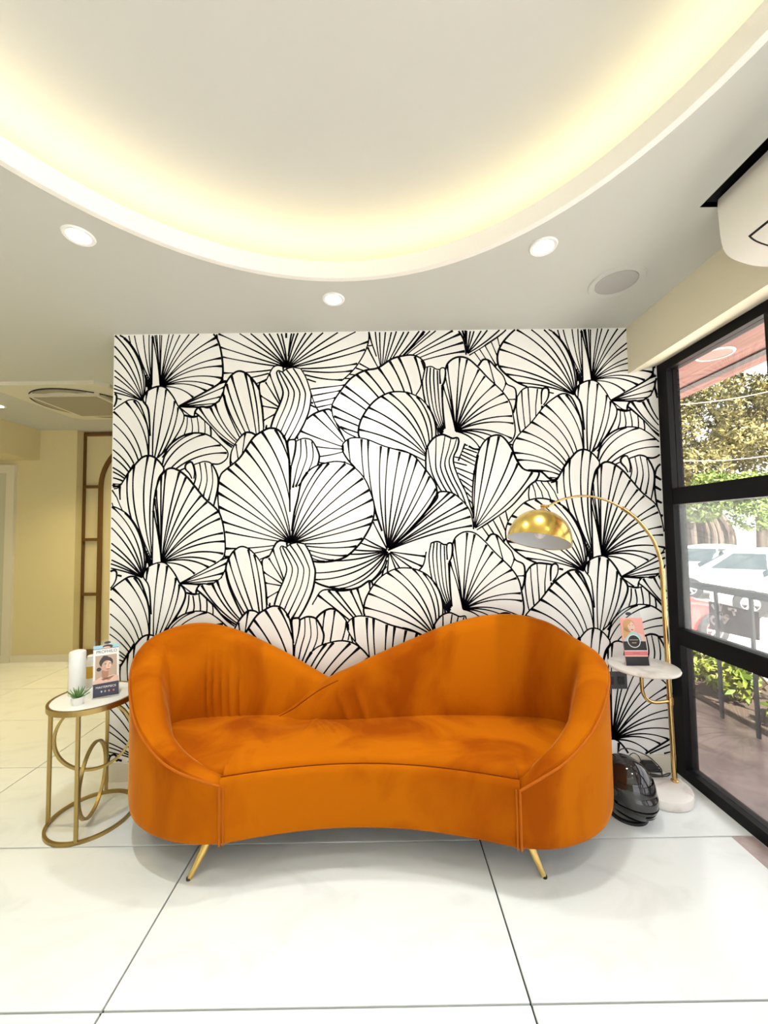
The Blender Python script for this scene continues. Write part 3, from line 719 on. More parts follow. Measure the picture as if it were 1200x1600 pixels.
# seat cushion
xs_l, xs_r = -1.06, .985
def yfront(x):
    if abs(x) <= .575: return float(np.interp(x, fc[:, 0], fc[:, 1])) + .026
    m = len(out) // 2
    if x < 0: k = int(np.argmin(out[:m, 0])); return float(np.interp(-x, -out[:k + 1, 0], out[:k + 1, 1])) + .05
    seg = out[m:]; k = int(np.argmax(seg[:, 0])); s2 = seg[k:][::-1]; return float(np.interp(x, s2[:, 0], s2[:, 1])) + .05
def yback(x):
    m = len(out) // 2
    if x < 0: k = int(np.argmin(out[:m, 0])); s2 = out[k:m + 1]; return float(np.interp(x, s2[:, 0], s2[:, 1])) - .10
    seg = out[m:]; k = int(np.argmax(seg[:, 0])); s2 = seg[:k + 1]; return float(np.interp(x, s2[:, 0], s2[:, 1])) - .10
G = []
NXs, NYs = 300, 110
for i in range(NXs):
    x = xs_l + (xs_r - xs_l) * i / (NXs - 1); ya, yb = yfront(x), max(yback(x), yfront(x) + .03); row = []
    for j in range(NYs):
        v = (j / (NYs - 1)) ** 1.25; y = ya + (yb - ya) * v; d = y - ya
        z = .392 + .034 * (1 - math.exp(-d / .012)) + .014 * math.sin(PI * min(1, v)) * math.exp(-(x / .9) ** 4)
        if j == 0: z = .365
        for c0, y0_, ang, w0, ln in ((-.26, .33, .5, .010, .07), (-.225, .32, .55, .010, .09), (-.19, .325, .62, .011, .08), (-.155, .335, .8, .010, .05), (-.30, .36, -.3, .012, .06)):
            u_ = (x - c0) * math.cos(ang) + (y - y0_) * math.sin(ang); w_ = -(x - c0) * math.sin(ang) + (y - y0_) * math.cos(ang)
            z += .012 * math.exp(-(u_ / w0) ** 2 - (w_ / ln) ** 2)
        z -= .010 * math.exp(-((x + .42) / .16) ** 2 - ((y - .38) / .07) ** 2)
        row.append(sw(x, y, z))
    G.append(row)
MB().grid(G).build('seat', M_velvet, sofa, True)
# piping
for bnd, cnr in ((bL, -.575), (bR, .575)):
    pts = [p for p, s in bnd if s < 1.25][::4]
    c0 = sw(cnr, -.002, 0)
    down = [(c0[0], c0[1], z) for z in np.linspace(Z0 + .006, pts[0][2] - .012, 8)]
    MB().tube(down + pts, .0048, 8).build('piping', M_pipe, sofa, True)
    c1 = sw(cnr + .014 * (1 if cnr < 0 else -1), .000, 0)
    MB().tube([(c1[0], c1[1], z) for z in np.linspace(Z0 + .006, .375, 6)], .0032, 6).build('piping', M_pipe, sofa, True)
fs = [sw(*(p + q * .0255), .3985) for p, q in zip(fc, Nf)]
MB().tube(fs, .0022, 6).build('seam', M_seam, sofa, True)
# seam of the overlapping right lobe
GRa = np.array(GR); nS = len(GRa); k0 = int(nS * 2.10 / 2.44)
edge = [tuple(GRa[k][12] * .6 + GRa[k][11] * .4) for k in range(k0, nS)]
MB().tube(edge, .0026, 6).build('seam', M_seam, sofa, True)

# legs
for (tx, ty), (fx, fy) in (((-.70, 1.645), (-.785, 1.592)), ((.535, 1.615), (.608, 1.575)), ((-.72, 2.03), (-.79, 2.09)), ((.56, 1.99), (.63, 2.05))):
    pth = [(tx, ty, Z0 + .03), (tx + (fx - tx) * .5, ty + (fy - ty) * .5, .085), (fx, fy, .0)]
    lg = MB().tube(pth, [.019, .0155, .009], 14).build('leg', M_brass, sofa, True)
    MB().lathe([(.0098, 0), (.0098, .008)], (fx, fy, 0), 14).build('foot_cap', M_blackrub, lg)

# ------------------------------------------------------------------ gold hoop side table by the corridor
TC = np.array([-1.425, 1.94]); TR, TH, TA = .176, .575, math.radians(17.5)
t = thing('side_table', 'round gold frame side table with white top and two interlocked hoops', 'side table', (TC[0], TC[1], 0))
ringp = lambda r, z, n=64: [(TC[0] + r * math.cos(2 * PI * k / n), TC[1] + r * math.sin(2 * PI * k / n), z) for k in range(n)]
def flat_ring(r0, r1, z0, z1):
    n = 64; vv = ringp(r0, z0) + ringp(r1, z0) + ringp(r1, z1) + ringp(r0, z1)
    return MB().add(vv, [(q * n + k, q * n + (k + 1) % n, ((q + 1) % 4) * n + (k + 1) % n, ((q + 1) % 4) * n + k) for q in range(4) for k in range(n)])
flat_ring(TR - .006, TR + .006, TH - .024, TH).build('top_frame', M_gold, t)
flat_ring(TR - .006, TR + .007, 0, .014).build('base_ring', M_gold, t)
MB().lathe([(0, -.012), (TR - .0065, -.012), (TR - .0065, -.002), (0, -.002)], (TC[0], TC[1], TH), 64, cap=False).build('table_top', M_tabletop, t)
for k in range(4):
    a = TA + k * PI / 2; x, y = TC[0] + TR * math.cos(a), TC[1] + TR * math.sin(a); w = .0068
    lg = MB().box(-w, w, -w, w, .014, TH - .024).xf(Matrix.Translation((x, y, 0)) @ Matrix.Rotation(a, 4, 'Z')).build('leg', M_gold, t)
def hoop(ang, zc, r):
    dx, dy = math.cos(ang), math.sin(ang); n = 64
    G = []
    for k in range(n + 1):
        g = 2 * PI * k / n
        def pt(rad, o): return (TC[0] + rad * math.cos(g) * dx - o * dy, TC[1] + rad * math.cos(g) * dy + o * dx, zc + rad * math.sin(g))
        G.append([pt(r - .0055, -.007), pt(r + .0055, -.007), pt(r + .0055, .007), pt(r - .0055, .007), pt(r - .0055, -.007)])
    return MB().grid(G)
hoop(TA, TH - .026 - .165, .1605).build('hoop', M_gold, t)
hoop(TA + PI / 2, .015 + .166, .1600).build('hoop', M_gold, t)

# things on the gold table
p = onZ(117.5, 1086, TH - .002)
cyl = thing('white_canister', 'tall plain white cylinder standing at the edge of the gold table', 'canister', (p[0], p[1] + .01, TH - .002))
MB().lathe([(.0, 0), (.033, 0), (.035, .004), (.035, .203), (.032, .209), (.027, .211), (0, .214)], (p[0], p[1] + .01, TH - .002), 40, cap=False).build('body', M_whiteplastic, cyl, True)
MB().lathe([(.0, .2112), (.020, .2112), (.019, .214), (0, .214)], (p[0], p[1] + .01, TH - .002), 32, cap=False).build('lid', M_whiteplastic, cyl, True)
p = onZ(139, 1073, TH - .002)
bx, by = p[0] + .0, p[1] + .015
bo = thing('pump_bottle', 'small white bottle with amber label between white cylinder and leaflet', 'bottle', (bx, by, TH - .002))
M_milky = mat('milky_plastic', (.80, .78, .70), .3); M_amber = mat('amber_label', (.62, .36, .03), .45)
MB().lathe([(0, 0), (.026, 0), (.028, .004), (.028, .115), (.022, .128), (.013, .132), (0, .132)], (bx, by, TH - .002), 28, cap=False).build('body', M_milky, bo, True)
MB().lathe([(.0285, .045), (.0287, .046), (.0287, .104), (.0285, .105)], (bx, by, TH - .002), 28, cap=False).build('label_wrap', M_amber, bo, True)
MB().lathe([(0, .132), (.019, .132), (.019, .154), (.016, .157), (0, .157)], (bx, by, TH - .002), 28, cap=False).build('cap', M_whiteplastic, bo, True)
p = onZ(119, 1102, TH - .002)
px_, py_ = p[0], p[1] + .01
pl = thing('potted_succulent', 'tiny green succulent in a white pot in front of the cylinder', 'potted plant', (px_, py_, TH - .002))
MB().lathe([(0, 0), (.020, 0), (.027, .030), (.028, .036), (.024, .036), (.022, .029), (0, .029)], (px_, py_, TH - .002), 28, cap=False).build('pot', M_whiteplastic, pl, True)
M_leafg = mat('succulent_green', (.10, .22, .045), .45)
for k in range(16):
    a = k * 2.4; tilt = .25 + .75 * (k / 16); L = .052 - .014 * (k / 16); G = []
    for i in range(6):
        u = i / 5; w = .0058 * math.sin(PI * min(.98, u * .85 + .15)) * (1 - u * .45) + .0003; rr_ = L * u * math.cos(tilt * 1.1) + .004; zz = .030 + L * u * math.sin(tilt * 1.1) + .010 * u * u
        G.append([(px_ + rr_ * math.cos(a) - s * w * math.sin(a), py_ + rr_ * math.sin(a) + s * w * math.cos(a), TH - .002 + zz + abs(s) * .002) for s in (-1, 0, 1)] + [(px_ + rr_ * math.cos(a), py_ + rr_ * math.sin(a), TH - .002 + zz - .002)] + [(px_ + rr_ * math.cos(a) + w * math.sin(a), py_ + rr_ * math.sin(a) - w * math.cos(a), TH - .002 + zz + .002)])
    MB().grid(G).build('leaf', M_leafg, pl, True)

# ---- leaflets in clear stands
class Card:
    def __init__(s, BL, BR, TL, th=.003):
        s.o = np.array(BL, float); s.u = np.array(BR, float) - s.o; s.v = np.array(TL, float) - s.o
        n = np.cross(s.u, s.v); s.n = n / np.linalg.norm(n); s.th = th
        s.W, s.H = np.linalg.norm(s.u), np.linalg.norm(s.v)
    def P(s, a, b, d=0): return tuple(s.o + s.u * a + s.v * b + s.n * d)
    def poly(s, pts, lvl, name, m, parent):
        return MB().add([s.P(a, b, .0003 * lvl) for a, b in pts], [tuple(range(len(pts)))]).build(name, m, parent)
    def slab(s, a0, a1, b0, b1, d0, d1, name, m, parent):
        v = [s.P(a, b, d) for d in (d0, d1) for a, b in ((a0, b0), (a1, b0), (a1, b1), (a0, b1))]
        return MB().add(v, [(0, 3, 2, 1), (4, 5, 6, 7), (0, 1, 5, 4), (1, 2, 6, 5), (2, 3, 7, 6), (3, 0, 4, 7)]).build(name, m, parent)
    def ell(s, ca, cb, ra, rb, lvl, name, m, parent, rot=0, n=28):
        pts = []
        for k in range(n):
            g = 2 * PI * k / n; x, y = ra * s.W * math.cos(g), rb * s.W * math.sin(g)
            pts.append((ca + (x * math.cos(rot) - y * math.sin(rot)) / s.W, cb + (x * math.sin(rot) + y * math.cos(rot)) / s.H))
        return s.poly(pts, lvl, name, m, parent)
    def text(s, txt, ca, cb, width, lvl, m, parent, shear=0, stretch=1.0, name='lettering'):
        v, f = text_mesh(txt, 1.0, shear); xs = [q[0] for q in v]; w = max(xs) - min(xs); k = width * s.W / w
        vv = [s.P(ca + q[0] * k / s.W, cb + q[1] * k * stretch / s.H, .0003 * lvl) for q in v]
        return MB().add(vv, f).build(name, m, parent)
flat = lambda n, c: mat('print_' + n, c, .35)
K_white, K_navy, K_blue, K_hair, K_skin, K_tan, K_shade = flat('white', (.86, .85, .83)), flat('navy', (.018, .016, .05)), flat('blue', (.33, .62, .74)), flat('hair', (.03, .018, .013)), flat('skin', (.62, .38, .27)), flat('tan', (.50, .36, .26)), flat('shade', (.42, .20, .12))
K_pink, K_black, K_red, K_blond, K_teal, K_ink = flat('pink', (.80, .36, .31)), flat('black', (.012, .009, .010)), flat('red', (.66, .16, .18)), flat('blond', (.62, .34, .14)), flat('teal', (.38, .60, .62)), flat('ink', (.02, .02, .03))
K_peach, K_lip = flat('peach', (.78, .52, .42)), flat('lips', (.38, .09, .08))
# left leaflet
zt_ = TH - .002
BL, BR = onZ(145, 1092, zt_), onZ(185.5, 1085, zt_)
dirn = np.array([BR[1] - BL[1], -(BR[0] - BL[0]), 0]); back = -dirn / np.linalg.norm(dirn)
BL = BL + np.array([0, 0, .004]); BR = BR + np.array([0, 0, .004])
TLp = onY(146, 1010, BL[1] + .022); TL = np.array([TLp[0], BL[1] + .022, TLp[2]])
c = Card(BL, BR, TL)
lf = thing('leaflet_stand', 'white leaflet with portrait of a dark-haired woman in clear stand', 'leaflet stand', tuple(BL - np.array([0, 0, .004])))
st = MB(); b0 = c.P(.5, 0, -.006)
for s_ in (0,):
    q = [c.P(-.03, -.015, -.0035), c.P(1.03, -.015, -.0035), c.P(1.03, 1.10, -.0035), c.P(-.03, 1.10, -.0035)]
    q2 = [c.P(-.03, -.015, -.0055), c.P(1.03, -.015, -.0055), c.P(1.03, 1.10, -.0055), c.P(-.03, 1.10, -.0055)]
    st.add(q + q2, [(0, 1, 2, 3), (7, 6, 5, 4), (0, 4, 5, 1), (1, 5, 6, 2), (2, 6, 7, 3), (3, 7, 4, 0)])
st.build('acrylic_back', M_acrylic, lf)
ft = MB(); fq = [np.array(c.P(a, 0, d)) for a, d in ((-.03, .02), (1.03, .02), (1.03, -.075), (-.03, -.075))]
ft.add([(q[0], q[1], zt_) for q in fq] + [(q[0], q[1], zt_ + .0022) for q in fq], [(3, 2, 1, 0), (4, 5, 6, 7), (0, 1, 5, 4), (1, 2, 6, 5), (2, 3, 7, 6), (3, 0, 4, 7)])
ft.build('acrylic_foot', M_acrylic, lf)
cd = c.slab(0, 1, 0, 1, -.003, 0, 'leaflet', K_white, lf)
c.poly([(0, .93), (1, .93), (1, 1), (0, 1)], 1, 'blue_strip', K_blue, cd)
c.ell(.56, .965, .20, .09, 2, 'hair_print', K_hair, cd); c.ell(.52, .945, .15, .055, 3, 'forehead_print', K_peach, cd)
c.poly([(0, .925), (1, .925), (1, .935), (0, .935)], 4, 'rule_line', K_ink, cd)
c.poly([(0, .90), (1, .90), (1, .926), (0, .926)], 4, 'white_band', K_white, cd)
c.text('PROFHILO', .52, .868, .80, 2, K_ink, cd, stretch=1.15)
c.poly([(.08, .26), (.92, .26), (.92, .80), (.08, .80)], 1, 'photo_print', K_tan, cd)
c.ell(.50, .655, .27, .25, 2, 'hair_print', K_hair, cd); c.ell(.22, .53, .09, .09, 2, 'hair_print', K_hair, cd)
c.poly([(.35, .36), (.58, .34), (.60, .50), (.32, .50)], 3, 'neck_print', K_shade, cd)
c.poly([(.0, .25), (1.0, .25), (1.0, .36), (.80, .40), (.60, .38), (.45, .33), (.30, .38), (.15, .34), (0, .31)], 3, 'shawl_print', K_peach, cd)
c.poly([(.30, .34), (.62, .30), (.85, .38), (.60, .345), (.40, .30)], 4, 'fold_print', K_shade, cd)
c.ell(.52, .585, .19, .245, 4, 'face_print', K_skin, cd, -.12)
c.ell(.60, .60, .11, .19, 5, 'cheek_print', K_peach, cd, -.12)
c.ell(.47, .622, .045, .016, 6, 'eye_print', K_hair, cd); c.ell(.65, .63, .04, .016, 6, 'eye_print', K_hair, cd)
c.ell(.575, .52, .07, .022, 6, 'lips_print', K_lip, cd); c.poly([(.575, .555), (.60, .558), (.60, .62), (.59, .62)], 6, 'nose_print', K_shade, cd)
c.poly([(.30, .68), (.36, .74), (.52, .73), (.68, .66), (.66, .72), (.55, .78), (.40, .79), (.29, .73)], 6, 'hair_print', K_hair, cd)
c.poly([(0, 0), (1, 0), (1, .262), (0, .25)], 5, 'navy_panel', K_navy, cd)
c.text('MASTERPIECE', .5, .178, .78, 6, K_white, cd, stretch=1.0)
for a, m_ in ((.33, K_blue), (.47, K_tan), (.62, K_tan), (.8, K_red)): c.ell(a, .095, .035, .045, 6, 'icon_print', m_, cd)
c.ell(.55, 1.045, .13, .055, 1, 'hanging_tab', K_ink, lf)

# ------------------------------------------------------------------ arc lamp with marble table
LP = np.array([1.484, 2.062]); LB = np.array([1.385, 2.046])
lamp = thing('arc_floor_lamp', 'brass arc floor lamp with dome shade, marble base and small marble tray', 'floor lamp', (LB[0], LB[1], 0))
MB().lathe([(0, 0), (.138, 0), (.146, .004), (.148, .012), (.148, .036), (.145, .042), (.138, .045), (0, .045)], (LB[0], LB[1], 0), 56, cap=False).build('base', M_marble, lamp, True)
ptop = onY(1034.5, 893, LP[1])
MB().tube([(LP[0], LP[1], .044), (LP[0] * .5 + ptop[0] * .5, LP[1], .58), (ptop[0], LP[1], ptop[2])], .0115, 16).build('pole', M_lampbrass, lamp, True)
MB().lathe([(.018, 0), (.018, .006), (.014, .010)], (LP[0], LP[1], .0445), 20).build('foot_collar', M_lampbrass, lamp, True)
arcpx = [(1034.5, 897), (1033, 880), (1028, 862), (1020, 843), (1008, 826), (995, 811), (980, 799), (965, 790), (948, 782), (928, 776.5), (908, 775), (888, 778), (872, 783), (857, 791)]
def arcY(x): return 1.875 + (LP[1] - 1.875) * (x - 857) / (1034.5 - 857)
arc = cr([onY(x, y, arcY(x)) for x, y in arcpx], 6); arc[0] = (ptop[0], LP[1], ptop[2] - .01)
ns = int(len(arc) * 6.2 / 13)
MB().tube(arc[:ns + 1], .0085, 14).build('arc_tube', M_lampbrass, lamp, True)
MB().tube(arc[ns - 1:], .0055, 12).build('arc_rod', M_lampbrass, lamp, True)
for i, r in ((1, .0135), (ns, .0105)):
    MB().tube(arc[max(0, i - 2):i + 3], r, 14).build('collar', M_lampbrass, lamp, True)
scn = onY(842, 846, 1.852); axis = Vector((math.sin(math.radians(15)), math.sin(math.radians(13)), 1)).normalized()
Q = Vector((0, 0, 1)).rotation_difference(axis).to_matrix()
R_ = .145; hp = []
for k in range(19):
    a = PI / 2 * k / 18; hp.append((R_ * math.cos(a) ** .86 + .0001, .150 * math.sin(a)))
hi = [(max(r - .0035, .0001), max(z - .0035, 0)) for r, z in hp]
sh = MB().lathe(hp, tuple(scn), 56, Q, 0, cap=False).build('shade', M_shade, lamp, True)
M_shin = mat('shade_inside', (.62, .64, .67), .5)
MB().lathe(hi, tuple(scn), 56, Q, 0, cap=False).build('shade_lining', M_shin, lamp, True)
MB().lathe([(R_ - .0036, -.0006), (R_ + .0006, -.0006), (R_ + .0006, .002), (R_ - .0036, .002), (R_ - .0036, -.0006)], tuple(scn), 56, Q, 0, cap=False).build('shade_rim', M_shade, lamp, True)
top = Vector(scn) + axis * .149
MB().lathe([(.017, 0), (.017, .012), (.011, .014), (.011, .024), (.015, .026), (.015, .034), (.008, .036)], tuple(top), 20, Q, 0).build('shade_cap', M_lampbrass, lamp, True)
MB().tube([tuple(top + axis * .03), tuple(arc[-1])], .007, 10).build('shade_joint', M_lampbrass, lamp, True)
bulb = Vector(scn) + axis * .05
MB().ball(tuple(bulb), (.028, .028, .036), 20, 12, Q).build('bulb', M_whiteplastic, lamp, True)
# tray
tz = onY(996, 1041, 2.03); TX, TY, TZ = 1.322, 2.025, tz[2]
MB().lathe([(0, -.010), (.150, -.010), (.158, -.006), (.160, 0), (.157, .006), (.150, .009), (0, .009)], (TX, TY, TZ), 56, cap=False).build('tray', M_marble, lamp, True)
sup = cr([(TX - .01, TY, TZ - .012), (TX - .01, TY, TZ - .09), (TX - .004, TY + .002, TZ - .135), (TX + .02, TY + .006, TZ - .170), (TX + .06, TY + .018, TZ - .188), (TX + .11, TY + .028, TZ - .192), (LP[0] - .009, LP[1], TZ - .190)], 6)
MB().tube(sup, .009, 14).build('tray_arm', M_lampbrass, lamp, True)
MB().lathe([(.016, -.018), (.016, .018)], (LP[0] - .004, LP[1], TZ - .190), 18).build('collar', M_lampbrass, lamp, True)
TZ += .009
# right leaflet on the tray, leaning back
y0_ = 1.985
BL = onZ(979, 1040, TZ + .0015); BR = onZ(1015, 1040, TZ + .0015)
tl = onY(968, 965.5, BL[1] + .055)
c = Card(BL, BR, tl)
lf = thing('leaflet_stand', 'pink and black leaflet with portrait of a blond woman on marble tray', 'leaflet stand', tuple(BL - np.array([0, 0, .0015])))
q = [c.P(-.07, -.005, -.0035), c.P(1.06, -.005, -.0035), c.P(.96, 1.22, -.0035), c.P(.0, 1.22, -.0035)]; q2 = [c.P(-.07, -.005, -.0055), c.P(1.06, -.005, -.0055), c.P(.96, 1.22, -.0055), c.P(0, 1.22, -.0055)]
MB().add(q + q2, [(0, 1, 2, 3), (7, 6, 5, 4), (0, 4, 5, 1), (1, 5, 6, 2), (2, 6, 7, 3), (3, 7, 4, 0)]).build('acrylic_back', M_acrylic, lf)
fq = [np.array(c.P(a, 0, d)) for a, d in ((-.07, .0), (1.06, .0), (1.06, -.07), (-.07, -.07))]
MB().add([(q[0], q[1], TZ) for q in fq] + [(q[0], q[1], TZ + .0015) for q in fq], [(3, 2, 1, 0), (4, 5, 6, 7), (0, 1, 5, 4), (1, 2, 6, 5), (2, 3, 7, 6), (3, 0, 4, 7)]).build('acrylic_foot', M_acrylic, lf)
cd = c.slab(0, 1, .0, 1, -.003, 0, 'leaflet', K_pink, lf)
c.ell(.36, .83, .27, .30, 1, 'hair_print', K_blond, cd); c.ell(.22, .66, .17, .30, 1, 'hair_print', K_blond, cd)
c.poly([(.05, .50), (.85, .50), (.80, .62), (.62, .70), (.40, .70), (.15, .58)], 2, 'blouse_print', K_teal, cd)
c.poly([(.78, .50), (.98, .50), (.92, .64), (.74, .68)], 2, 'arm_print', K_peach, cd)
c.ell(.46, .81, .155, .23, 3, 'face_print', K_peach, cd, .15); c.ell(.40, .84, .03, .016, 4, 'eye_print', K_shade, cd); c.ell(.53, .845, .03, .016, 4, 'eye_print', K_shade, cd); c.ell(.48, .745, .06, .022, 4, 'lips_print', K_lip, cd)
c.ell(.32, .90, .16, .10, 4, 'hair_print', K_blond, cd, .6)
c.poly([(0, 0), (1, 0), (1, .50), (0, .50)], 3, 'black_panel', K_black, cd)
c.poly([(-.0, .205), (1, .205), (1, .30), (-.0, .30)], 4, 'red_band', K_red, cd)
c.poly([(0, .298), (1, .298), (1, .312), (0, .312)], 5, 'rule_line', K_white, cd); c.poly([(0, .185), (1, .185), (1, .206), (0, .206)], 5, 'rule_line', K_peach, cd)
c.ell(.48, .505, .285, .285, 5, 'badge_ring', K_white, cd); c.ell(.48, .505, .255, .255, 6, 'badge', K_black, cd)
c.poly([(.29, .525), (.67, .525), (.67, .537), (.29, .537)], 7, 'text_line', K_tan, cd); c.poly([(.38, .462), (.58, .462), (.58, .478), (.38, .478)], 7, 'text_line', K_tan, cd)
c.poly([(.36, .245), (.66, .245), (.66, .257), (.36, .257)], 6, 'text_line', K_lip, cd)
c.ell(.44, 1.09, .14, .075, -9, 'hanging_tab', K_ink, lf)

# ------------------------------------------------------------------ helmet, socket, cable
hx, hy = 1.140, 1.905
hm = thing('motorcycle_helmet', 'glossy black full-face motorcycle helmet on floor behind sofa end', 'helmet', (hx, hy, 0))
Rz = Matrix.Rotation(math.radians(-74), 3, 'Z')          # front looks right and towards the room
def hel(u, v, ex=0):     # u azimuth, v elevation
    a, b, cz = .122 + ex, .105 + ex, .128 + ex
    x = a * math.cos(v) * math.cos(u); y = b * math.cos(v) * math.sin(u); z = cz * math.sin(v)
    if z < 0: x *= 1 + .05 * max(0, math.cos(u)); 
    if z < 0: x += .012 * max(0, math.cos(u)) * min(1, -z / .05)
    return x, y, z
def hel_pt(u, v, ex=0):
    x, y, z = hel(u, v, ex); q = Rz @ Vector((x, y, z)); return (hx + q.x, hy + q.y, .1345 + max(q.z, -.1335))
G = [[hel_pt(u, v) for v in np.linspace(-1.25, PI / 2, 26)] for u in np.linspace(0, 2 * PI, 49)]
M_helm = mat('helmet_grey', (.014, .014, .016), .07, 0, .9)
MB().grid(G).build('shell', M_helm, hm, True)
G = [[hel_pt(u, v, .005) for v in np.linspace(-.30, .42, 12)] for u in np.linspace(-1.25, 1.25, 30)]
MB().grid(G).build('visor', M_visor, hm, True)
G = [[hel_pt(u, v, .007) for v in np.linspace(-1.18, -.34, 10)] for u in np.linspace(-1.45, 1.45, 30)]
MB().grid(G).build('chin_bar', M_blackgloss, hm, True)
G = [[hel_pt(u, v, .011) for v in np.linspace(-.62, -.50, 4)] for u in np.linspace(-.30, .30, 10)]
MB().grid(G).build('chin_vent', M_blackrub, hm, True)
for sgn in (-1, 1):
    q = hel_pt(sgn * 1.30, .05, .004); MB().ball(q, (.014, .014, .014), 14, 8).build('visor_pivot', M_blackrub, hm, True)
MB().lathe([(.070, 0), (.083, 0), (.083, .012), (.070, .012), (.070, 0)], (hx, hy, 0), 32, cap=False).build('neck_trim', M_blackrub, hm, True)

a_, b_ = onY(950, 1049, D), onY(979, 1075, D)
so = thing('wall_socket', 'dark grey double wall socket plate beneath the marble tray', 'socket', ((a_[0] + b_[0]) / 2, D, b_[2]))
pl_ = MB().cbox(a_[0] - .03, b_[0], -.0, .0095, b_[2], a_[2], .002).build('plate', M_socket, so); pl_.data.transform(Matrix.Translation((0, D - .0105, 0)))
for cxx in (b_[0] - .035, a_[0] + .005):
    czz = (a_[2] + b_[2]) / 2
    ins = MB().box(cxx - .018, cxx + .018, D - .0125, D - .0104, czz - .022, czz + .022).build('insert', M_blackrub, so)
    for dx_, dz_ in ((0, .012), (-.009, -.008), (.009, -.008)):
        MB().box(cxx + dx_ - .003, cxx + dx_ + .003, D - .0132, D - .0124, czz + dz_ - .004, czz + dz_ + .004).build('hole', M_dark, ins)
# adapter and cable on the marble base
pa_ = onZ(1016, 1204, .045)
ad = thing('power_adapter', 'black power adapter with coiled cord lying on the marble lamp base', 'adapter', (pa_[0], pa_[1], .045))
q = MB(); w, d_, h_ = .052, .028, .036
q.add([(-w, -d_, 0), (w, -d_, 0), (w, d_, 0), (-w, d_, 0), (-w * .45, -d_ * .7, h_), (w * .55, -d_ * .7, h_), (w * .55, d_ * .7, h_), (-w * .45, d_ * .7, h_)], [(0, 3, 2, 1), (4, 5, 6, 7), (0, 1, 5, 4), (1, 2, 6, 5), (2, 3, 7, 6), (3, 0, 4, 7)])
q.xf(Matrix.Translation((pa_[0], pa_[1] + .012, .0455)) @ Matrix.Rotation(-.1, 4, 'Z')).build('body', M_blackrub, ad)
pp = lambda x, y, z=.0495: tuple(onZ(x, y, z))
coil = [pp(1030, 1203)] + [pp(1012 + 20 * math.cos(g), 1201 + 5 * math.sin(g), .050 + .003 * math.sin(g * 1.7) + .003) for g in np.linspace(0, 11, 30)]
MB().tube(cr(coil, 3), .0028, 7).build('cord', M_blackrub, ad, True)
loop = [(1.268, 2.17, .05), (1.262, 2.185, .10), (1.285, 2.190, .135), (1.33, 2.190, .140), (1.39, 2.190, .120), (1.44, 2.188, .095), (1.478, 2.184, .06), (1.478, 2.15, .051), (1.45, 2.105, .0485)]
MB().tube(cr([tuple(pp(1003, 1205))] + loop, 6), .0028, 7).build('cord', M_blackrub, ad, True)
loop2 = [(1.315, 2.165, .052), (1.325, 2.185, .095), (1.352, 2.186, .118), (1.382, 2.184, .10), (1.388, 2.17, .062), (1.37, 2.15, .052)]
MB().tube(cr(loop2, 6), .0024, 7).build('cord', M_blackrub, ad, True)
p1, p2 = Vector(pp(1016, 1211, .053)), Vector(pp(1036, 1213, .053))
MB().tube([tuple(p1), tuple(p1.lerp(p2, .3)), tuple(p2)], [.0085, .0085, .004], 10).build('plug', M_blackrub, ad, True)
MB().tube(cr([tuple(p2), pp(1044, 1212), pp(1047, 1208), (1.45, 2.105, .0485)], 5), .0026, 7).build('cord', M_blackrub, ad, True)

# ------------------------------------------------------------------ outside: walkway, canopy, railing, hedge, cars, trees
GZ = -.73
XO = XR + .07
M_walk = mat('walkway_granite', (.30, .27, .27), .22); noise_col(M_walk, (.20, .145, .13), (.36, .275, .25), 4.5, 8, .35, .65, None, .6)
M_conc = mat('pale_concrete', (.62, .60, .57), .8); noise_col(M_conc, (.52, .50, .47), (.68, .66, .63), 1.4, 6)
M_pink = mat('pink_canopy_boards', (.62, .33, .29), .6); noise_col(M_pink, (.20, .085, .07), (.31, .145, .115), 3.5, 6, .35, .65, (9, .6, 1))
M_darkstrip = mat('dark_strip', (.035, .03, .028), .5)
M_rail = mat('rail_paint', (.055, .06, .062), .4)
M_soil = mat('soil', (.05, .035, .022), .9)
struct(MB().box(XO, 2.47, YF - 3, 9, -.25, -.015).build('walkway', M_walk))
struct(MB().box(2.47, 3.35, YF - 3, 9, GZ, -.02).build('planter_bed', M_soil))
struct(MB().box(3.35, 60, -30, 60, GZ - .2, GZ).build('ground', M_conc))
cz = 2.60
canopy = struct(MB().box(XR + .12, 2.70, YF - 1, 9, cz, cz + .16).build('canopy', M_pink))
MB().box(2.701, 2.779, YF - 1, 9, cz - .012, cz + .16).build('groove_strip', M_darkstrip, canopy)
MB().box(2.78, 2.93, YF - 1, 9, cz, cz + .16).build('edge_board', M_pink, canopy)
rl = onZ(1117, 553, cz)
t = thing('canopy_light', 'white ring of a round flush light under the pink canopy', 'ceiling light', (rl[0], rl[1], cz))
MB().lathe([(.100, -.008), (.112, -.008), (.115, 0), (.100, 0), (.100, -.008)], (rl[0], rl[1], cz - .0005), 36, cap=False).build('ring', M_whiteplastic, t, True)
MB().lathe([(0, -.004), (.099, -.004), (.099, -.0005), (0, -.0005)], (rl[0], rl[1], cz - .0005), 36, cap=False).build('diffuser', mat('off_diffuser', (.30, .15, .12), .4), t)
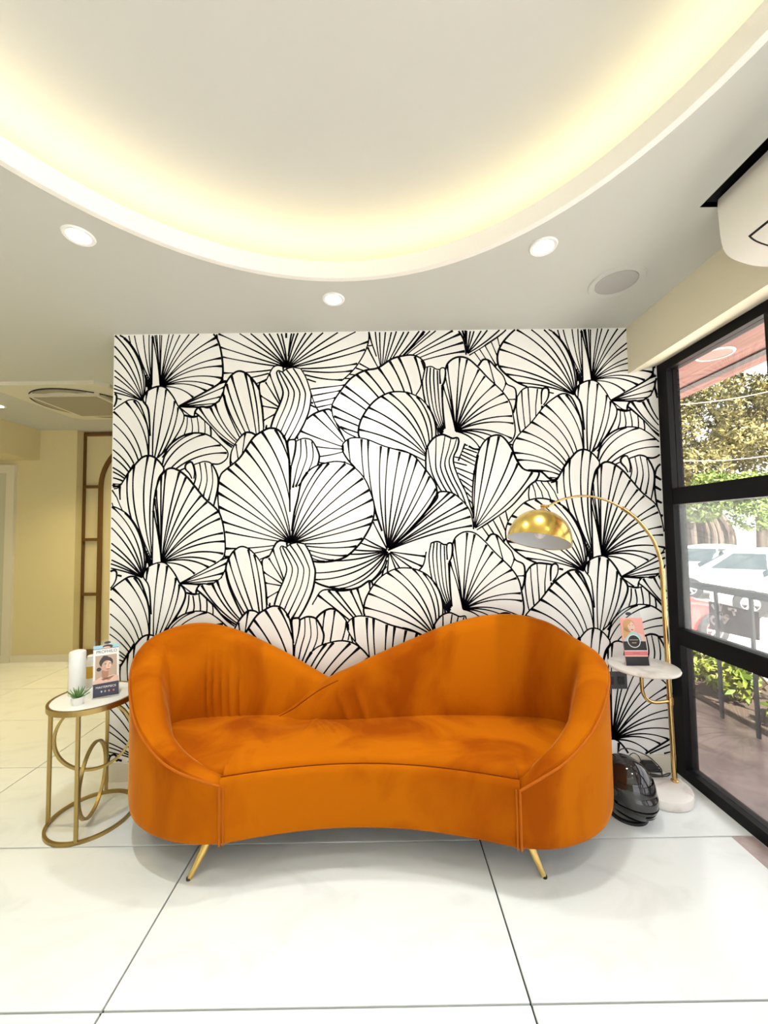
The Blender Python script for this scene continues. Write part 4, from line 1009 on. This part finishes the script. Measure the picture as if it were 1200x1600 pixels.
# railing
XRL = 2.40
rz0 = onX(1060, 905, XRL)[2]
rail = thing('railing', 'dark metal railing with flat top rail along the walkway edge', 'railing', (XRL, 2.5, -.015))
MB().box(XRL - .03, XRL + .03, YF, 6.5, rz0 - .045, rz0).build('top_rail', M_rail, rail)
yb = onX(1120, 960, XRL)[1]; sp_ = (onX(1073, 960, XRL)[1] - onX(1172, 960, XRL)[1]) / 2
pm = None
for k in range(-20, 13):
    y = yb + k * sp_
    if y < YF or y > 6.4: continue
    if pm is None:
        o = MB().box(XRL - .008, XRL + .008, -.010, .010, -.015, rz0 - .045).build('post', M_rail, rail); pm = o.data
    else: o = link('post', pm, rail)
    o.location = (0, y, 0)
# banner hung on the street side of the railing
XS = XRL + .045
P4 = [onX(*q, XS) for q in ((1109, 983), (1186, 1001), (1186, 957), (1107, 939))]
M_ban = mat('charcoal_banner', (.075, .06, .066), .6); noise_col(M_ban, (.05, .04, .045), (.11, .085, .09), 3)
M_bpink = mat('banner_lettering', (.62, .50, .52), .6)
bn = thing('railing_banner', 'charcoal banner with hand drawn pale letters hung on the railing', 'banner', tuple(P4[0]))
v = [tuple(p) for p in P4] + [(p[0] + .006, p[1], p[2]) for p in P4]
MB().add(v, [(0, 1, 2, 3), (7, 6, 5, 4), (0, 4, 5, 1), (1, 5, 6, 2), (2, 6, 7, 3), (3, 7, 4, 0)]).build('cloth', M_ban, bn)
def stroke(pts, w=.010):
    P = np.array([onX(*q, XS - .002) for q in pts]); mb = MB()
    for a, b in zip(P[:-1], P[1:]):
        d = b - a; n_ = np.array([0, -d[2], d[1]]); n_ = n_ / np.linalg.norm(n_) * w
        mb.add([a - n_, b - n_, b + n_, a + n_], [(0, 1, 2, 3)])
    return mb
stroke([(1112, 944), (1117, 952), (1120, 944)]).build('lettering', M_bpink, bn); stroke([(1122, 946), (1127, 944), (1125, 955)]).build('lettering', M_bpink, bn)
stroke([(1124, 968), (1127, 958), (1131, 970), (1134, 961), (1139, 964), (1131, 974)]).build('lettering', M_bpink, bn)
stroke([(1137, 951), (1151, 954)]).build('lettering', M_bpink, bn); stroke([(1144, 952), (1148, 962)]).build('lettering', M_bpink, bn)
stroke([(1116, 963), (1111, 965), (1112, 972), (1117, 976)]).build('lettering', M_bpink, bn); stroke([(1121, 962), (1123, 980)]).build('lettering', M_bpink, bn)

def leaves(cent, rad, n, size, squash=1.0, seed=1):
    r = np.random.default_rng(seed); cent = np.array(cent); rad = np.array(rad)
    w = rad ** 2 / (rad ** 2).sum(); idx = r.choice(len(cent), n, p=w)
    d = r.normal(size=(n, 3)); d /= np.linalg.norm(d, axis=1)[:, None]
    pos = cent[idx] + d * (rad[idx] * r.uniform(.55, 1.05, n) ** .6)[:, None] * np.array([1, 1, squash])
    u = r.normal(size=(n, 3)); u /= np.linalg.norm(u, axis=1)[:, None]; nn = d + r.normal(size=(n, 3)) * .6 + np.array([0, 0, .4]); w_ = np.cross(nn, u); w_ /= np.linalg.norm(w_, axis=1)[:, None]
    s = size * r.uniform(.6, 1.4, n)[:, None]
    V = np.stack([pos - u * s, pos + w_ * s * .42 + np.array([0, 0, .08]) * s, pos + u * s, pos - w_ * s * .42 + np.array([0, 0, .08]) * s], 1).reshape(-1, 3)
    Fc = np.arange(4 * n).reshape(-1, 4)
    return V, Fc
def leaf_obj(name, V, Fc, m, parent):
    me = bpy.data.meshes.new(name); me.from_pydata(V.tolist(), [], Fc.tolist()); me.materials.append(m)
    return link(name, me, parent, 'stuff')
def leafmat(name, c0, c1, scale):
    m = mat(name, c0, .5, 0, .3); noise_col(m, c0, c1, scale, 3, .35, .65); 
    m.node_tree.nodes['Principled BSDF'].inputs['Transmission Weight'].default_value = 0
    return m
M_hedge = leafmat('hedge_leaf', (.07, .12, .012), (.27, .31, .045), 7)
M_tree1 = leafmat('tree_leaf', (.05, .052, .018), (.27, .235, .085), 2.2)
M_tree2 = leafmat('tree_leaf_bright', (.05, .085, .02), (.20, .27, .06), 1.6)
M_twig = mat('twig', (.07, .045, .03), .85)
# hedge plants behind the railing
hedge_specs = [(y, .25 + .03 * math.sin(y * 3)) for y in np.arange(.6, 6.4, .42)]
for i, (y, hh) in enumerate(hedge_specs):
    hb = thing('hedge_shrub', 'leafy yellow green hedge shrub growing behind the dark railing', 'shrub', (2.86, y, -.02), 'hedge shrubs behind the railing')
    cs_ = [(2.86 + random.uniform(-.24, .28), y + random.uniform(-.115, .115), random.uniform(.08, hh)) for _ in range(12)]
    V, Fc = leaves(cs_, [.085] * 12, 700, .036, 1.0, 50 + i)
    V[:, 1] = np.clip(V[:, 1], y - .208, y + .208)
    V[:, 2] = np.maximum(V[:, 2], -.01)
    leaf_obj('foliage', V, Fc, M_hedge, hb)
    st = MB()
    for k in range(5):
        st.tube([(2.86 + random.uniform(-.06, .06), y + random.uniform(-.06, .06), -.03), (2.86 + random.uniform(-.18, .18), y + random.uniform(-.16, .16), hh)], .008, 6)
    st.build('stems', M_twig, hb)

# cars
M_tyre = mat('tyre', (.02, .02, .021), .7); M_rim = mat('alloy', (.55, .55, .56), .3, .8); M_cglass = mat('car_glass', (.03, .045, .05), .05, 0, .8)
M_plate = mat('licence_plate', (.75, .75, .72), .5); M_lampr = mat('tail_lamp', (.35, .02, .02), .2); M_lamph = mat('head_lamp', (.7, .72, .74), .1)
def car(label, colour, cname, xyz, ang, scale=1.0):
    m = mat('car_paint_' + cname, colour, .18, 0, .6, Coat_Weight=.5)
    t = thing('car', label, 'car', (0, 0, 0))
    sec = [(-2.0, .42, .62, .30), (-1.92, .80, .74, .25), (-1.35, .88, .80, .24), (-.6, .87, .82, .24), (.3, .88, .82, .24), (1.0, .84, .80, .24), (1.65, .74, .76, .25), (1.93, .58, .68, .28), (2.0, .45, .60, .33)]
    G = []
    for x, zt_, hw, zb in sec:
        G.append([(x, -hw + .06, zb), (x, -hw, zb + .10), (x, -hw - .01, (zb + zt_) / 2), (x, -hw + .02, zt_ - .06), (x, -hw + .10, zt_), (x, 0, zt_ + .03), (x, hw - .10, zt_), (x, hw - .02, zt_ - .06), (x, hw + .01, (zb + zt_) / 2), (x, hw, zb + .10), (x, hw - .06, zb), (x, -hw + .06, zb)])
    b = MB().grid(G); k = len(sec) * 12
    b.add(G[0][:-1], [tuple(range(11))]); b.add(G[-1][:-1], [tuple(range(11))])
    b.build('body', m, t, True)
    cab = [(-1.75, .86, .70), (-1.35, 1.34, .60), (-.75, 1.44, .58), (-.1, 1.44, .58), (.35, 1.36, .58), (1.08, .86, .68)]
    G = [[(x, -.70 if zt_ < 1 else -.72, .84), (x, -hw, zt_ - .05 if zt_ > 1 else zt_), (x, -hw + .1, zt_), (x, 0, zt_ + .015), (x, hw - .1, zt_), (x, hw, zt_ - .05 if zt_ > 1 else zt_), (x, .70 if zt_ < 1 else .72, .84)] for x, zt_, hw in cab]
    MB().grid(G).build('cabin', m, t, True)
    for sy in (-1, 1):
        for x0, x1, xa, xb in ((-1.42, -.42, -1.22, -.42), (-.36, .80, -.36, .30)):
            pts = [(x0, sy * .727, .90), (x1, sy * .727, .90), (xb, sy * .635, 1.32), (xa, sy * .635, 1.32)]
            MB().add(pts + [(x, y - sy * .03, z) for x, y, z in pts], [(0, 1, 2, 3), (7, 6, 5, 4), (0, 4, 5, 1), (1, 5, 6, 2), (2, 6, 7, 3), (3, 7, 4, 0)]).build('side_window', M_cglass, t)
        MB().box(1.86, 1.95, sy * .62 - .12, sy * .62 + .12, .60, .68).build('headlamp', M_lamph, t)
        MB().box(-2.01, -1.93, sy * .62 - .10, sy * .62 + .10, .62, .76).build('tail_lamp', M_lampr, t)
        for wx in (-1.28, 1.28):
            wm = Matrix.Translation((wx, sy * .76, .31)) @ Matrix.Rotation(PI / 2, 4, 'X')
            w_ = MB().lathe([(.17, -.10), (.29, -.10), (.31, -.07), (.31, .07), (.29, .10), (.17, .10), (.17, -.10)], (0, 0, 0), 28, cap=False).xf(wm).build('wheel', M_tyre, t, True)
            rm = MB(); rm.lathe([(.02, .09), (.05, .095), (.05, -.095), (.02, -.09)], (0, 0, 0), 12); rm.lathe([(.155, -.09), (.178, -.098), (.178, .098), (.155, .09), (.155, -.09)], (0, 0, 0), 28, cap=False)
            for s in range(6):
                rm.add([tuple(Matrix.Rotation(s * PI / 3, 4, 'Z') @ Vector(q)) for q in ((.04, -.022, -.08), (.16, -.018, -.08), (.16, .018, -.08), (.04, .022, -.08), (.04, -.022, .08), (.16, -.018, .08), (.16, .018, .08), (.04, .022, .08))], [(0, 3, 2, 1), (4, 5, 6, 7), (0, 1, 5, 4), (1, 2, 6, 5), (2, 3, 7, 6), (3, 0, 4, 7)])
            rm.xf(wm).build('rim', M_rim, w_)
    for x0, z0, x1, z1, hw0, hw1 in ((.47, 1.315, 1.02, .90, .52, .62), (-1.42, 1.28, -1.72, .90, .52, .60)):
        o_ = .012 if x0 > 0 else -.012
        pts = [(x1 + o_, -hw1, z1 + .012), (x1 + o_, hw1, z1 + .012), (x0 + o_, hw0, z0 + .012), (x0 + o_, -hw0, z0 + .012)]
        MB().add(pts + [(x - o_ * 2, y, z - .03) for x, y, z in pts], [(0, 1, 2, 3), (7, 6, 5, 4), (0, 4, 5, 1), (1, 5, 6, 2), (2, 6, 7, 3), (3, 7, 4, 0)]).build('windscreen', M_cglass, t)
    MB().box(1.965, 2.02, -.24, .24, .46, .56).build('plate', M_plate, t); MB().box(-2.02, -1.975, -.24, .24, .58, .68).build('plate', M_plate, t)
    t.location = xyz; t.rotation_euler = (0, 0, ang); t.scale = (scale,) * 3
    return t
car('white hatchback parked side-on just behind the charcoal banner', (.80, .80, .79), 'white', (9.75, 8.55, GZ), math.radians(137))
car('white saloon parked beyond the hatchback, half hidden by it', (.78, .79, .80), 'pearl', (10.2, 11.0, GZ), math.radians(143))
car('bright red car low behind the railing beside the hedge', (.55, .03, .025), 'red', (4.45, 7.45, GZ), math.radians(4), .92)
car('silver car parked under the big tree behind white saloon', (.45, .48, .48), 'silver', (11.7, 13.1, GZ), math.radians(-37))
car('dark red car parked at the back below the tree roots', (.35, .03, .04), 'maroon', (11.8, 15.8, GZ), math.radians(-37))
car('dark blue grey car parked at the back beside the maroon one', (.03, .035, .045), 'charcoal', (15.1, 13.3, GZ), math.radians(143))

# big tree with hanging roots
M_bark = mat('bark', (.16, .115, .08), .9); noise_col(M_bark, (.035, .025, .02), (.13, .095, .07), 3, 6, .35, .65, (3, 3, .25))
tx, ty = 17.6, 22.6
tr = thing('banyan_tree', 'broad tree with thick rooty trunk and dense crown behind cars', 'tree', (tx, ty, GZ))
tb = MB(); r_ = np.random.default_rng(5)
for k in range(26):
    a = r_.uniform(0, 2 * PI); rd = r_.uniform(.2, 1.9); x, y = tx + rd * math.cos(a) * 1.3, ty + rd * math.sin(a) * .7
    tb.tube(cr([(x, y, GZ - .05), (x + r_.uniform(-.2, .2), y + r_.uniform(-.2, .2), 1.0), (tx + (x - tx) * .7, ty + (y - ty) * .7, 2.6), (tx + (x - tx) * 1.3, ty + (y - ty) * 1.3, 4.2)], 4), [r_.uniform(.12, .28)] * 13, 8)
tb.build('trunk', M_bark, tr, True)
cen = []; rad = []
r_ = np.random.default_rng(9)
for k in range(130):
    cen.append((tx + r_.uniform(-6.5, 7.5), ty + r_.uniform(-3.0, 3.0), r_.uniform(3.0, 13.5))); rad.append(r_.uniform(.8, 1.4))
V, Fc = leaves(cen, rad, 60000, .135, .75, 3)
leaf_obj('foliage', V, Fc, M_tree1, tr)
# street tree nearer to the road, its low bright boughs
tx2, ty2 = 16.4, 16.9
t2 = thing('street_tree', 'bright green tree with low hanging boughs right of the rooty trunk', 'tree', (tx2, ty2, GZ))
MB().tube(cr([(tx2, ty2, GZ - .05), (tx2 + .2, ty2 + .1, 1.2), (tx2 + .1, ty2 - .1, 3.2)], 5), [.20] * 11, 10).build('trunk', M_bark, t2, True)
cen = [(tx2 + r_.uniform(-2.4, 1.8), ty2 + r_.uniform(-.5, .5), r_.uniform(1.7, 3.3)) for _ in range(34)]
V, Fc = leaves(cen, [r_.uniform(.45, .8) for _ in cen], 13000, .09, .8, 4)
leaf_obj('foliage', V, Fc, M_tree2, t2)
# overhead wires
for q0, q1, lab in (((1040, 633), (1200, 612), 'thin overhead wire crossing the crown close to canopy edge'), ((1045, 719), (1200, 712), 'thin overhead wire crossing the crown above the dark transom')):
    a, b = onY(*q0, 9.0), onY(*q1, 8.6); d = b - a
    pts = [a + d * s + np.array([0, 0, .25 * ((s - .5) ** 2 - .25)]) for s in np.linspace(-1.2, 2.4, 30)]
    tag(MB().tube(pts, .011, 6).build('overhead_wire', mat('wire', (.35, .28, .22), .6)), lab, 'wire')
# boundary wall far behind the cars
struct(MB().box(2, 60, 27, 27.3, GZ, 1.4).build('wall_far', M_conc))
